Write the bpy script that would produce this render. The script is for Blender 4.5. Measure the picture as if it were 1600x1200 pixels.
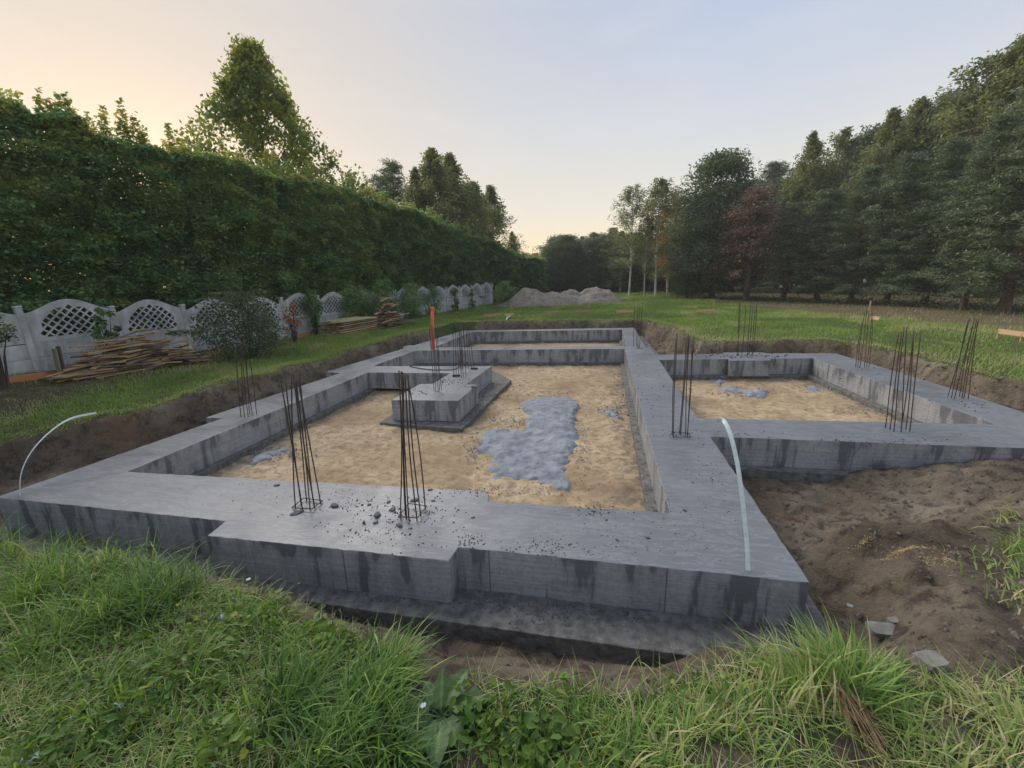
import bpy, bmesh, math, random
import numpy as np
from mathutils import Vector, Matrix, noise
random.seed(7); rng = np.random.default_rng(11)
R = math.radians
for o in list(bpy.data.objects): bpy.data.objects.remove(o)
scene = bpy.context.scene
col = scene.collection

# ------------------------------------------------------------------ camera
H = 2.5
FPX = 670.5
YAW, PITCH, ROLL = R(-11.918), R(14.14), R(-1.593)
def cam_axes():
    cy, sy, cp, sp, cr, sr = math.cos(YAW), math.sin(YAW), math.cos(PITCH), math.sin(PITCH), math.cos(ROLL), math.sin(ROLL)
    f = Vector((sy*cp, cy*cp, -sp)); r = Vector((cy, -sy, 0)); u = r.cross(f)
    return cr*r+sr*u, -sr*r+cr*u, f
CR, CU, CF = cam_axes()
cam = bpy.data.cameras.new('camera'); camo = bpy.data.objects.new('camera', cam); col.objects.link(camo)
cam.sensor_width = 36; cam.lens = FPX/1600*36; cam.clip_start = .05; cam.clip_end = 2000
m = Matrix((CR, CU, -CF)).transposed().to_4x4(); m.translation = (0, 0, H); camo.matrix_world = m
scene.camera = camo

# ------------------------------------------------------------------ sky, sun, exposure
SUN_AZ, SUN_EL = -50, 36      # degrees from +Y, clockwise
w = bpy.data.worlds.new('World'); scene.world = w; w.use_nodes = True
nt = w.node_tree; nt.nodes.clear()
def N(nt, t, **k):
    n = nt.nodes.new(t)
    for a, b in k.items():
        if a == 'inp':
            for i, v in b.items(): n.inputs[i].default_value = v
        else: setattr(n, a, b)
    return n
def ramp(nt, stops, interp='LINEAR'):
    n = nt.nodes.new('ShaderNodeValToRGB'); cr = n.color_ramp; cr.interpolation = interp
    while len(cr.elements) < len(stops): cr.elements.new(.5)
    for e, (p, c) in zip(cr.elements, stops):
        e.position = p; e.color = (*c, 1) if len(c) == 3 else c
    return n
L = nt.links.new
sky = N(nt, 'ShaderNodeTexSky', sky_type='NISHITA', sun_disc=False, sun_elevation=R(4), sun_rotation=R(SUN_AZ), air_density=1.0, dust_density=1.5)
bg1 = N(nt, 'ShaderNodeBackground', inp={'Strength': .025}); L(sky.outputs[0], bg1.inputs[0])
tc = N(nt, 'ShaderNodeTexCoord'); sep = N(nt, 'ShaderNodeSeparateXYZ'); L(tc.outputs['Generated'], sep.inputs[0])
rz = ramp(nt, [(0, (1.05, .80, .42)), (.055, (.93, .76, .50)), (.137, (.70, .665, .60)), (.287, (.545, .575, .64)), (.465, (.40, .48, .635)), (1, (.35, .44, .62))])
L(sep.outputs[2], rz.inputs[0])
dt = N(nt, 'ShaderNodeVectorMath', operation='DOT_PRODUCT'); L(tc.outputs['Generated'], dt.inputs[0])
dt.inputs[1].default_value = (math.sin(R(-62))*.98, math.cos(R(-62))*.98, .2)
gr = ramp(nt, [(.30, (0, 0, 0)), (.65, (.30, .30, .30)), (.86, (.75, .75, .75)), (1, (1, 1, 1))]); L(dt.outputs['Value'], gr.inputs[0])
mx = N(nt, 'ShaderNodeMixRGB', blend_type='MIX'); L(gr.outputs[0], mx.inputs[0]); L(rz.outputs[0], mx.inputs[1]); mx.inputs[2].default_value = (.61, .54, .47, 1)
mpn = N(nt, 'ShaderNodeMapping'); mpn.inputs['Scale'].default_value = (1.6, 2.4, 9); L(tc.outputs['Generated'], mpn.inputs[0])
cn = N(nt, 'ShaderNodeTexNoise', inp={'Scale': 1.3, 'Detail': 6, 'Roughness': .6, 'Distortion': .6}); L(mpn.outputs[0], cn.inputs[0])
cr_ = ramp(nt, [(.45, (0, 0, 0)), (.80, (.22, .22, .22))]); L(cn.outputs[0], cr_.inputs[0])
mx2 = N(nt, 'ShaderNodeMixRGB', blend_type='MIX'); L(cr_.outputs[0], mx2.inputs[0]); L(mx.outputs[0], mx2.inputs[1]); mx2.inputs[2].default_value = (.78, .74, .70, 1); mx = mx2
bg2 = N(nt, 'ShaderNodeBackground', inp={'Strength': .80}); L(mx.outputs[0], bg2.inputs[0])
ad = N(nt, 'ShaderNodeAddShader'); L(bg1.outputs[0], ad.inputs[0]); L(bg2.outputs[0], ad.inputs[1])
wo = N(nt, 'ShaderNodeOutputWorld'); L(ad.outputs[0], wo.inputs[0])
sl = bpy.data.lights.new('sun', 'SUN'); sl.energy = 2.8; sl.angle = R(50); sl.color = (1, .95, .89)
so = bpy.data.objects.new('sun', sl); col.objects.link(so)
sd = Vector((math.sin(R(SUN_AZ))*math.cos(R(SUN_EL)), math.cos(R(SUN_AZ))*math.cos(R(SUN_EL)), math.sin(R(SUN_EL))))
so.rotation_euler = (-sd).to_track_quat('-Z', 'Y').to_euler()
scene.render.engine = 'CYCLES'
scene.view_settings.view_transform = 'Standard'; scene.view_settings.look = 'None'
scene.view_settings.exposure = 0.5; scene.view_settings.gamma = 1
scene.cycles.max_bounces = 6; scene.cycles.transparent_max_bounces = 8

# ------------------------------------------------------------------ measuring helpers (1600x1200 photograph pixels -> points in the place)
def rayd(u, v): return CF + CR*((u-800)/FPX) - CU*((v-600)/FPX)
def U(u, v, z=0.):
    d = rayd(u, v); t = (z-H)/d.z; return Vector((d.x*t, d.y*t, z))
def near_vertical(u, v, base):
    """point of the sight line nearest to the vertical through base"""
    d = rayd(u, v); t = (d.x*base.x+d.y*base.y)/(d.x**2+d.y**2); return Vector((d.x*t, d.y*t, H+d.z*t))

# ------------------------------------------------------------------ object helpers
def tag(o, label=None, cat=None, group=None, kind=None):
    if label: o['label'] = label
    if cat: o['category'] = cat
    if group: o['group'] = group
    if kind: o['kind'] = kind
    return o
def empty(name, loc, rz=0):
    o = bpy.data.objects.new(name, None); o.location = loc; o.rotation_euler = (0, 0, rz); o.empty_display_size = .2
    col.objects.link(o); return o
def link(name, me, mat=None, parent=None, loc=None):
    o = bpy.data.objects.new(name, me)
    if mat and not me.materials: me.materials.append(mat)
    if parent: o.parent = parent
    if loc is not None: o.location = loc
    col.objects.link(o); return o
def np_mesh(name, V, F, mat=None, tint=None, smooth=False, attr='tint'):
    """V (n,3), F (m,k) with constant k"""
    me = bpy.data.meshes.new(name); V = np.asarray(V, dtype=np.float32); F = np.asarray(F, dtype=np.int32)
    k = F.shape[1]
    me.vertices.add(len(V)); me.vertices.foreach_set('co', V.ravel())
    me.loops.add(F.size); me.loops.foreach_set('vertex_index', F.ravel())
    me.polygons.add(len(F)); me.polygons.foreach_set('loop_start', np.arange(0, F.size, k, dtype=np.int32))
    try: me.polygons.foreach_set('loop_total', np.full(len(F), k, dtype=np.int32))
    except Exception: pass
    if smooth: me.polygons.foreach_set('use_smooth', np.ones(len(F), dtype=bool))
    if tint is not None:
        a = me.attributes.new(attr, 'FLOAT', 'POINT'); a.data.foreach_set('value', np.asarray(tint, dtype=np.float32))
    me.update(calc_edges=True)
    if mat: me.materials.append(mat)
    return me
def tube_data(pts, rads, n=6):
    """a swept tube through pts"""
    pts = [Vector(p) for p in pts]; V = []; F = []
    for i, p in enumerate(pts):
        d = (pts[min(i+1, len(pts)-1)]-pts[max(i-1, 0)]).normalized()
        a = d.cross(Vector((0, 0, 1)) if abs(d.z) < .9 else Vector((1, 0, 0))).normalized(); b = d.cross(a)
        r = rads[i] if hasattr(rads, '__len__') else rads
        for k in range(n):
            t = 2*math.pi*k/n; V.append(p+(a*math.cos(t)+b*math.sin(t))*r)
    for i in range(len(pts)-1):
        for k in range(n):
            k2 = (k+1) % n; F.append((i*n+k, i*n+k2, (i+1)*n+k2, (i+1)*n+k))
    return V, F
def join_data(parts):
    V = []; F = []
    for v, f in parts:
        o = len(V); V += list(v); F += [tuple(i+o for i in q) for q in f]
    return V, F
def py_mesh(name, V, F, mat=None, smooth=False):
    me = bpy.data.meshes.new(name); me.from_pydata([tuple(v) for v in V], [], F); me.update()
    if smooth:
        for p in me.polygons: p.use_smooth = True
    if mat: me.materials.append(mat)
    return me
def tube_mesh(name, pts, rads, mat, n=6, caps=True):
    V, F = tube_data(pts, rads, n)
    if caps: F = F+[tuple(range(n))[::-1], tuple(range(len(V)-n, len(V)))]
    return py_mesh(name, V, F, mat, True)
def rock_mesh(name, size, seed, mat, sub=2, rough=.35):
    bm = bmesh.new(); bmesh.ops.create_icosphere(bm, subdivisions=sub, radius=1)
    for v in bm.verts:
        n = noise.fractal(v.co*1.4+Vector((seed*3.1, seed*7.7, seed)), .8, 2, 3)
        c = v.co*(1+rough*n)
        c = Vector([max(-k_, min(k_, q)) for q, k_ in zip(c, (.75, .68, .5))])
        v.co = Vector((c.x*size[0], c.y*size[1], c.z*size[2]))
    me = bpy.data.meshes.new(name); bm.to_mesh(me); bm.free(); me.materials.append(mat); return me
def shard_mesh(name, size, seed, mat):
    r_ = random.Random(seed); n = r_.randint(6, 9); bm = bmesh.new(); top = []; bot = []
    for i in range(n):
        a = 2*math.pi*(i+r_.uniform(-.3, .3))/n; q = r_.uniform(.7, 1.15)
        x, y = math.cos(a)*q*size[0], math.sin(a)*q*size[1]; t = r_.uniform(.7, 1.2)
        top.append(bm.verts.new((x*.9, y*.9, size[2]*t))); bot.append(bm.verts.new((x, y, -size[2])))
    c = bm.verts.new((size[0]*r_.uniform(-.3, .3), 0, size[2]*r_.uniform(.9, 1.35)))
    for i in range(n):
        j = (i+1) % n; bm.faces.new((top[i], top[j], c)); bm.faces.new((bot[i], bot[j], top[j], top[i]))
    bm.faces.new(bot[::-1]); me = bpy.data.meshes.new(name); bm.to_mesh(me); bm.free(); me.materials.append(mat); return me
def box_mesh(name, size, mat, bev=.004, warp=0, seed=0, seg=1):
    bm = bmesh.new(); bmesh.ops.create_cube(bm, size=1)
    if seg > 1:
        ed = [e for e in bm.edges if abs((e.verts[0].co-e.verts[1].co).x) > .5]
        bmesh.ops.subdivide_edges(bm, edges=ed, cuts=seg-1)
    for v in bm.verts:
        x = v.co.x; v.co = Vector((v.co.x*size[0], v.co.y*size[1], v.co.z*size[2]))
        if warp:
            v.co.z += warp*math.sin(x*3+seed); v.co.y += warp*math.cos(x*2.3+seed*2)
            v.co.x += random.uniform(-1, 1)*warp*.6
    if bev: bmesh.ops.bevel(bm, geom=[e for e in bm.edges if e.calc_face_angle(0) > .5], offset=bev, segments=1, affect='EDGES')
    me = bpy.data.meshes.new(name); bm.to_mesh(me); bm.free(); me.materials.append(mat); return me

# vectorised value noise
def _h(ix, iy, s):
    n = (ix.astype(np.int64)*374761393+iy.astype(np.int64)*668265263+s*1442695041) & 0xffffffff
    n = ((n ^ (n >> 13))*1274126177) & 0xffffffff
    return ((n ^ (n >> 16)) & 0xffff)/65535.
def vn(x, y, s=0):
    x = np.asarray(x, float); y = np.asarray(y, float)
    ix = np.floor(x); iy = np.floor(y); fx = x-ix; fy = y-iy; fx = fx*fx*(3-2*fx); fy = fy*fy*(3-2*fy)
    a = _h(ix, iy, s); b = _h(ix+1, iy, s); c = _h(ix, iy+1, s); d = _h(ix+1, iy+1, s)
    return (a*(1-fx)+b*fx)*(1-fy)+(c*(1-fx)+d*fx)*fy
def fbm(x, y, f=1., o=4, s=0):
    t = 0; a = .5
    for i in range(o): t = t+a*(vn(x*f+i*7.3, y*f-i*3.1, s+i)-.5); f *= 2.03; a *= .52
    return t*2
def sdist(x, y, poly):
    """signed distance to polygon, positive inside"""
    x = np.asarray(x, float); y = np.asarray(y, float)
    best = np.full(x.shape, 1e9); ins = np.zeros(x.shape, bool); n = len(poly)
    for i in range(n):
        ax, ay = poly[i][:2]; bx, by = poly[(i+1) % n][:2]
        dx, dy = bx-ax, by-ay; t = np.clip(((x-ax)*dx+(y-ay)*dy)/(dx*dx+dy*dy+1e-12), 0, 1)
        best = np.minimum(best, np.hypot(x-ax-t*dx, y-ay-t*dy))
        c = ((ay > y) != (by > y)) & (x < (bx-ax)*(y-ay)/(by-ay+1e-12)+ax); ins ^= c
    return np.where(ins, best, -best)
def ss(a, b, x):
    t = np.clip((x-a)/(b-a), 0, 1); return t*t*(3-2*t)

# ------------------------------------------------------------------ materials
def newmat(name):
    mt = bpy.data.materials.new(name); mt.use_nodes = True; nt = mt.node_tree; nt.nodes.clear()
    out = nt.nodes.new('ShaderNodeOutputMaterial'); b = nt.nodes.new('ShaderNodeBsdfPrincipled'); nt.links.new(b.outputs[0], out.inputs[0])
    return mt, nt, b, out
def noisen(nt, vec, scale, detail=4, rough=.55, dist=0):
    n = N(nt, 'ShaderNodeTexNoise', inp={'Scale': scale, 'Detail': detail, 'Roughness': rough, 'Distortion': dist})
    if vec: nt.links.new(vec, n.inputs[0])
    return n.outputs['Fac'] if 'Fac' in n.outputs else n.outputs[0]
def mixc(nt, fac, a, b, mode='MIX'):
    n = nt.nodes.new('ShaderNodeMixRGB'); n.blend_type = mode
    for i, v in ((0, fac), (1, a), (2, b)):
        if isinstance(v, bpy.types.NodeSocket): nt.links.new(v, n.inputs[i])
        elif i == 0: n.inputs[0].default_value = v
        else: n.inputs[i].default_value = (*v, 1)
    return n.outputs[0]
def math_(nt, op, a, b=0.):
    n = nt.nodes.new('ShaderNodeMath'); n.operation = op
    for i, v in ((0, a), (1, b)):
        if isinstance(v, bpy.types.NodeSocket): nt.links.new(v, n.inputs[i])
        else: n.inputs[i].default_value = v
    return n.outputs[0]
def rampf(nt, fac, stops, interp='LINEAR'):
    r = ramp(nt, stops, interp); nt.links.new(fac, r.inputs[0]); return r.outputs[0]
def bump(nt, h, strength, dist, b):
    n = N(nt, 'ShaderNodeBump', inp={'Strength': strength, 'Distance': dist}); nt.links.new(h, n.inputs['Height']); nt.links.new(n.outputs[0], b.inputs['Normal'])
def objco(nt, scale=None):
    t = nt.nodes.new('ShaderNodeTexCoord'); o = t.outputs['Object']
    if scale:
        mp = N(nt, 'ShaderNodeMapping'); mp.inputs['Scale'].default_value = scale; nt.links.new(o, mp.inputs[0]); o = mp.outputs[0]
    return o
G = lambda v: (v, v, v)

def mat_simple(name, ca, cb, scale=8, rough=.8, bmp=.3, bd=.01, stretch=None, spec=.3):
    mt, nt, b, _ = newmat(name); v = objco(nt, stretch)
    n = noisen(nt, v, scale, 6, .6); c = rampf(nt, n, [(.3, ca), (.7, cb)])
    nt.links.new(c, b.inputs['Base Color']); b.inputs['Roughness'].default_value = rough; b.inputs['Specular IOR Level'].default_value = spec
    if bmp: bump(nt, n, bmp, bd, b)
    return mt
def mat_concrete_top():
    mt, nt, b, _ = newmat('trowelled_damp_concrete'); v = objco(nt)
    big = noisen(nt, v, .55, 5, .6, .6); med = noisen(nt, v, 3.2, 6, .65, .4); fine = noisen(nt, v, 60, 4, .7)
    sw = noisen(nt, objco(nt, (1.2, 5.5, 1)), 2.2, 6, .7, 1.2)
    c = rampf(nt, big, [(.3, (.105, .11, .122)), (.5, (.145, .151, .165)), (.7, (.20, .206, .22))])
    c = mixc(nt, rampf(nt, med, [(.42, G(0)), (.60, G(.55))]), c, (.115, .12, .132))
    c = mixc(nt, rampf(nt, sw, [(.50, G(0)), (.56, G(.55)), (.60, G(0))]), c, (.27, .275, .285))
    c = mixc(nt, rampf(nt, noisen(nt, v, 9, 5, .7), [(.60, G(0)), (.66, G(.7))]), c, (.13, .13, .14))
    c = mixc(nt, rampf(nt, fine, [(.35, G(.35)), (.6, G(0))]), c, (.17, .17, .18))
    nt.links.new(c, b.inputs['Base Color'])
    rr = rampf(nt, noisen(nt, v, 1.1, 4, .6, .5), [(.38, G(.30)), (.62, G(.52))]); nt.links.new(rr, b.inputs['Roughness'])
    b.inputs['Specular IOR Level'].default_value = .42
    h = math_(nt, 'ADD', math_(nt, 'MULTIPLY', sw, .8), math_(nt, 'MULTIPLY', fine, .25)); bump(nt, h, .35, .012, b)
    return mt
def mat_concrete_side(name='board_marked_concrete', lift=1.):
    mt, nt, b, _ = newmat(name); o = objco(nt)
    s = N(nt, 'ShaderNodeSeparateXYZ'); nt.links.new(o, s.inputs[0])
    t = math_(nt, 'ADD', s.outputs[0], s.outputs[1])
    def vec(a, c):
        k = N(nt, 'ShaderNodeCombineXYZ'); nt.links.new(math_(nt, 'MULTIPLY', t, a), k.inputs[0]); nt.links.new(math_(nt, 'MULTIPLY', s.outputs[2], c), k.inputs[2]); return k.outputs[0]
    patch = noisen(nt, vec(2.0, 1.0), 1.0, 4, .55, .5)
    drip = noisen(nt, vec(4.5, .8), 1.0, 4, .6, .2)
    board = noisen(nt, vec(.7, 34), 1.0, 5, .6, .1)
    fine = noisen(nt, o, 25, 5, .65)
    pd = math_(nt, 'ADD', math_(nt, 'MULTIPLY', patch, .5), math_(nt, 'MULTIPLY', drip, .5))
    zf = math_(nt, 'ADD', pd, math_(nt, 'MULTIPLY', s.outputs[2], -.10))      # damp soaks down from the top edge
    k = lift
    wet = rampf(nt, board, [(.3, (.11*k, .114*k, .122*k)), (.7, (.15*k, .155*k, .165*k))])
    dry = rampf(nt, board, [(.3, (.27*k, .273*k, .28*k)), (.7, (.39*k, .394*k, .40*k))])
    c = mixc(nt, rampf(nt, zf, [(.475, G(0)), (.505, G(.6)), (.59, G(1))]), wet, dry)
    c = mixc(nt, rampf(nt, noisen(nt, vec(11, .7), 1.0, 3, .6, .1), [(.63, G(0)), (.67, G(.55))]), c, (.07, .072, .08))
    c = mixc(nt, rampf(nt, fine, [(.3, G(.4)), (.55, G(0))]), c, (.10, .10, .10))
    j = math_(nt, 'ABSOLUTE', math_(nt, 'SUBTRACT', math_(nt, 'FRACT', math_(nt, 'MULTIPLY', t, .62)), .5))
    jl = math_(nt, 'LESS_THAN', j, .0045)
    c = mixc(nt, math_(nt, 'MULTIPLY', jl, .6), c, (.05, .05, .055))
    nt.links.new(c, b.inputs['Base Color']); b.inputs['Roughness'].default_value = .62; b.inputs['Specular IOR Level'].default_value = .35
    h = math_(nt, 'ADD', board, math_(nt, 'MULTIPLY', fine, .6)); h = math_(nt, 'SUBTRACT', h, math_(nt, 'MULTIPLY', jl, .8)); bump(nt, h, .3, .008, b)
    return mt
def mat_footing():
    return mat_simple('rough_lean_concrete', (.07, .066, .060), (.22, .21, .195), 9, .85, 1, .05)
def mat_leaf(name, stops, transl=.35, rough=.55):
    mt, nt, b, out = newmat(name)
    a = N(nt, 'ShaderNodeAttribute', attribute_name='tint')
    oi = N(nt, 'ShaderNodeObjectInfo'); f = math_(nt, 'ADD', a.outputs['Fac'], math_(nt, 'MULTIPLY', math_(nt, 'SUBTRACT', oi.outputs['Random'], .5), .18))
    c = rampf(nt, f, stops); nt.links.new(c, b.inputs['Base Color']); b.inputs['Roughness'].default_value = rough; b.inputs['Specular IOR Level'].default_value = .25
    tr = N(nt, 'ShaderNodeBsdfTranslucent'); hs = N(nt, 'ShaderNodeHueSaturation', inp={'Hue': .485, 'Saturation': 1.15, 'Value': 1.5}); nt.links.new(c, hs.inputs['Color']); nt.links.new(hs.outputs[0], tr.inputs[0])
    ms = N(nt, 'ShaderNodeMixShader', inp={0: transl}); nt.links.new(b.outputs[0], ms.inputs[1]); nt.links.new(tr.outputs[0], ms.inputs[2]); nt.links.new(ms.outputs[0], out.inputs[0])
    return mt
M = {}
M['ctop'] = mat_concrete_top(); M['cside'] = mat_concrete_side(); M['foot'] = mat_footing()
M['steel'] = mat_simple('rusty_rebar', (.030, .025, .023), (.085, .058, .045), 30, .6, .3, .002)
M['galv'] = mat_simple('galvanised_strip', (.55, .63, .68), (.72, .80, .84), 20, .35, .1, .002, spec=.6); M['galv'].node_tree.nodes['Principled BSDF'].inputs['Metallic'].default_value = .0
M['fence'] = mat_simple('weathered_precast_concrete', (.22, .235, .23), (.62, .635, .64), 2.4, .85, .5, .012, (1, 1, .5))
M['bark'] = mat_simple('bark', (.035, .028, .022), (.11, .088, .07), 6, .9, .6, .03, (1, 1, .3))
M['pinebark'] = mat_simple('pine_bark', (.06, .040, .028), (.15, .10, .07), 6, .9, .6, .03, (1, 1, .3))
def mat_birch():
    mt, nt, b, _ = newmat('birch_bark'); n = noisen(nt, objco(nt, (1.5, 1.5, 5)), 1.6, 5, .7, .4)
    c = rampf(nt, n, [(.36, (.05, .045, .04)), (.43, (.50, .49, .46)), (.7, (.66, .65, .62))]); nt.links.new(c, b.inputs['Base Color']); b.inputs['Roughness'].default_value = .7; return mt
M['birch'] = mat_birch()
M['hedge'] = mat_leaf('hornbeam_leaves', [(0, (0.040, 0.088, 0.045)), (.3, (0.090, 0.181, 0.077)), (.6, (0.163, 0.275, 0.112)), (.85, (0.288, 0.375, 0.125)), (1, (0.425, 0.400, 0.125))], .35)
M['oak'] = mat_leaf('broad_leaves', [(0, (0.044, 0.066, 0.037)), (.5, (0.088, 0.127, 0.066)), (1, (0.176, 0.209, 0.099))], .3)
M['lime'] = mat_leaf('yellow_green_leaves', [(0, (.07, .11, .03)), (.5, (.14, .20, .05)), (1, (.34, .32, .06))], .45)
M['pine'] = mat_leaf('pine_needles', [(0, (0.046, 0.071, 0.041)), (.4, (0.092, 0.132, 0.071)), (.75, (0.172, 0.218, 0.121)), (1, (0.265, 0.287, 0.149))], .2)
M['birchleaf'] = mat_leaf('birch_leaves', [(0, (0.085, 0.109, 0.045)), (.5, (0.140, 0.173, 0.068)), (1, (0.263, 0.263, 0.094))], .4)
M['gold'] = mat_leaf('golden_leaves', [(0, (0.182, 0.117, 0.026)), (.5, (0.338, 0.208, 0.039)), (1, (0.468, 0.312, 0.065))], .45)
M['rust'] = mat_leaf('red_brown_leaves', [(0, (.14, .092, .072)), (.5, (.25, .17, .13)), (1, (.38, .27, .20))], .3)
M['flame'] = mat_leaf('orange_leaves', [(0, (.18, .05, .02)), (.5, (.40, .11, .035)), (1, (.50, .20, .06))], .35)
M['grass'] = mat_leaf('long_grass', [(0, (.045, .095, .028)), (.35, (.10, .20, .042)), (.6, (.20, .32, .07)), (.8, (.33, .40, .13)), (.92, (.45, .43, .2)), (1, (.54, .47, .28))], .35, .5)
M['lawn'] = mat_leaf('short_grass', [(0, (.075, .14, .038)), (.35, (.15, .25, .055)), (.6, (.23, .33, .08)), (.8, (.33, .36, .13)), (1, (.44, .40, .23))], .3, .6)
M['weed'] = mat_leaf('weed_leaves', [(0, (0.050, 0.099, 0.024)), (.5, (0.110, 0.198, 0.039)), (.85, (0.220, 0.308, 0.055)), (1, (0.396, 0.396, 0.066))], .4, .5)
M['dock'] = mat_leaf('dock_leaves', [(0, (.08, .13, .055)), (.5, (.12, .19, .08)), (1, (.24, .32, .14))], .25, .5)
M['wood'] = mat_simple('sawn_pine_boards', (.27, .17, .085), (.56, .39, .22), 2.2, .8, .3, .004, (.6, 8, 8))
M['woodold'] = mat_simple('grey_weathered_boards', (.12, .10, .08), (.30, .26, .21), 2.2, .85, .3, .004, (.6, 8, 8))
M['woodpink'] = mat_simple('fresh_reddish_boards', (.50, .30, .17), (.66, .44, .27), 2.2, .7, .2, .004, (.6, 8, 8))
M['woodyel'] = mat_simple('yellow_painted_boards', (.36, .29, .12), (.55, .47, .22), 2.2, .8, .3, .004, (.6, 8, 8))
M['wooddark'] = mat_simple('dark_stained_boards', (.06, .045, .035), (.17, .12, .085), 2.2, .85, .3, .004, (.6, 8, 8))
def mat_sprayed():
    mt, nt, b, _ = newmat('orange_sprayed_board'); n = noisen(nt, objco(nt), 1.1, 3, .5)
    c = rampf(nt, n, [(.40, (.42, .24, .11)), (.52, (.50, .20, .08)), (.62, (.72, .13, .05))]); nt.links.new(c, b.inputs['Base Color']); b.inputs['Roughness'].default_value = .7; return mt
M['spray'] = mat_sprayed()
M['orangepipe'] = mat_simple('orange_plastic', (.62, .13, .06), (.70, .17, .08), 3, .4, 0)
M['black'] = mat_simple('black_rubber', (.012, .012, .013), (.03, .03, .03), 9, .5, .1, .002)
M['chunk'] = mat_simple('broken_concrete', (.065, .065, .07), (.15, .15, .155), 14, .85, .8, .01)
M['chunkl'] = mat_simple('pale_concrete_lump', (.13, .125, .11), (.26, .25, .225), 9, .85, .8, .01)
M['crumb'] = mat_simple('dark_concrete_crumbs', (.05, .05, .052), (.12, .12, .125), 14, .8, .5, .005)
M['spill'] = mat_simple('spilled_concrete', (.13, .142, .16), (.30, .32, .35), 4.5, .7, 1, .05)
M['white'] = mat_simple('white_scrap', (.62, .66, .72), (.82, .84, .88), 14, .6, .3, .004)
M['straw'] = mat_simple('dry_brown_stems', (.12, .075, .04), (.30, .20, .11), 20, .8, .2, .003)
M['yellow'] = mat_simple('yellow_sand_crumbs', (.30, .22, .10), (.44, .34, .17), 14, .9, .5, .005)
def mat_mound():
    mt, nt, b, _ = newmat('heaped_soil'); v = objco(nt); n = noisen(nt, v, 2.2, 8, .7, .3); n2 = noisen(nt, v, 14, 6, .75)
    c = rampf(nt, n, [(.3, (.15, .125, .10)), (.5, (.30, .255, .21)), (.7, (.42, .365, .305))]); c = mixc(nt, rampf(nt, n2, [(.38, G(.7)), (.52, G(0))]), c, (.07, .056, .045))
    nt.links.new(c, b.inputs['Base Color']); b.inputs['Roughness'].default_value = .95; bump(nt, math_(nt, 'ADD', n, math_(nt, 'MULTIPLY', n2, .5)), 1, .12, b); return mt
M['mound'] = mat_mound()
M['clod'] = mat_simple('earth_clods', (.06, .045, .036), (.19, .155, .13), 12, .95, .6, .01)
def mat_sand():
    mt, nt, b, _ = newmat('yellow_sand'); v = objco(nt); n = noisen(nt, v, .9, 6, .6, .6); n2 = noisen(nt, v, 7, 8, .7, .5); n3 = noisen(nt, v, 45, 4, .7)
    c = rampf(nt, n, [(.3, (.29, .21, .125)), (.5, (.43, .325, .20)), (.7, (.55, .43, .285))])
    c = mixc(nt, rampf(nt, n2, [(.38, G(.85)), (.55, G(0))]), c, (.25, .165, .095))
    c = mixc(nt, rampf(nt, n3, [(.3, G(.5)), (.45, G(0))]), c, (.20, .14, .09))
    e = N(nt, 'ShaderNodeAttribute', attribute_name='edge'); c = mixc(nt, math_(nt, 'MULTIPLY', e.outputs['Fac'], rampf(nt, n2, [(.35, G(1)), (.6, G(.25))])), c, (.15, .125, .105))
    nt.links.new(c, b.inputs['Base Color']); b.inputs['Roughness'].default_value = .95; b.inputs['Specular IOR Level'].default_value = .15
    bump(nt, math_(nt, 'ADD', n2, math_(nt, 'MULTIPLY', n3, .3)), .45, .04, b); return mt
M['sand'] = mat_sand()
def mat_ground():
    mt, nt, b, _ = newmat('ground_soil_and_turf'); v = objco(nt)
    so_ = N(nt, 'ShaderNodeAttribute', attribute_name='soil').outputs['Fac']; dr = N(nt, 'ShaderNodeAttribute', attribute_name='dry').outputs['Fac']
    n = noisen(nt, v, .8, 6, .6, .4); n2 = noisen(nt, v, 5, 8, .7, .4); n3 = noisen(nt, v, 28, 5, .75)
    soil = rampf(nt, n, [(.3, (.10, .076, .054)), (.5, (.185, .145, .104)), (.68, (.29, .24, .182))])
    soil = mixc(nt, rampf(nt, n2, [(.38, G(.8)), (.52, G(0))]), soil, (.050, .038, .031))
    soil = mixc(nt, rampf(nt, n3, [(.56, G(0)), (.7, G(.6))]), soil, (.29, .245, .205))
    soil = mixc(nt, rampf(nt, noisen(nt, v, .55, 3, .5, 1), [(.60, G(0)), (.70, G(.5))]), soil, (.24, .135, .075))
    turf = rampf(nt, n2, [(.3, (.045, .060, .024)), (.5, (.075, .10, .034)), (.7, (.12, .14, .05))])
    dry = rampf(nt, n2, [(.3, (.085, .062, .038)), (.7, (.20, .155, .09))])
    far = rampf(nt, n, [(.35, G(0)), (.65, G(.25))])
    turf = mixc(nt, math_(nt, 'MAXIMUM', dr, far), turf, dry)
    edge = rampf(nt, math_(nt, 'ADD', so_, math_(nt, 'MULTIPLY', math_(nt, 'SUBTRACT', n3, .5), .5)), [(.42, G(0)), (.58, G(1))])
    c = mixc(nt, edge, turf, soil)
    nt.links.new(c, b.inputs['Base Color']); b.inputs['Roughness'].default_value = .95; b.inputs['Specular IOR Level'].default_value = .15
    bump(nt, math_(nt, 'ADD', n2, math_(nt, 'MULTIPLY', n3, .5)), 1, .09, b); return mt
M['ground'] = mat_ground()

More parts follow.
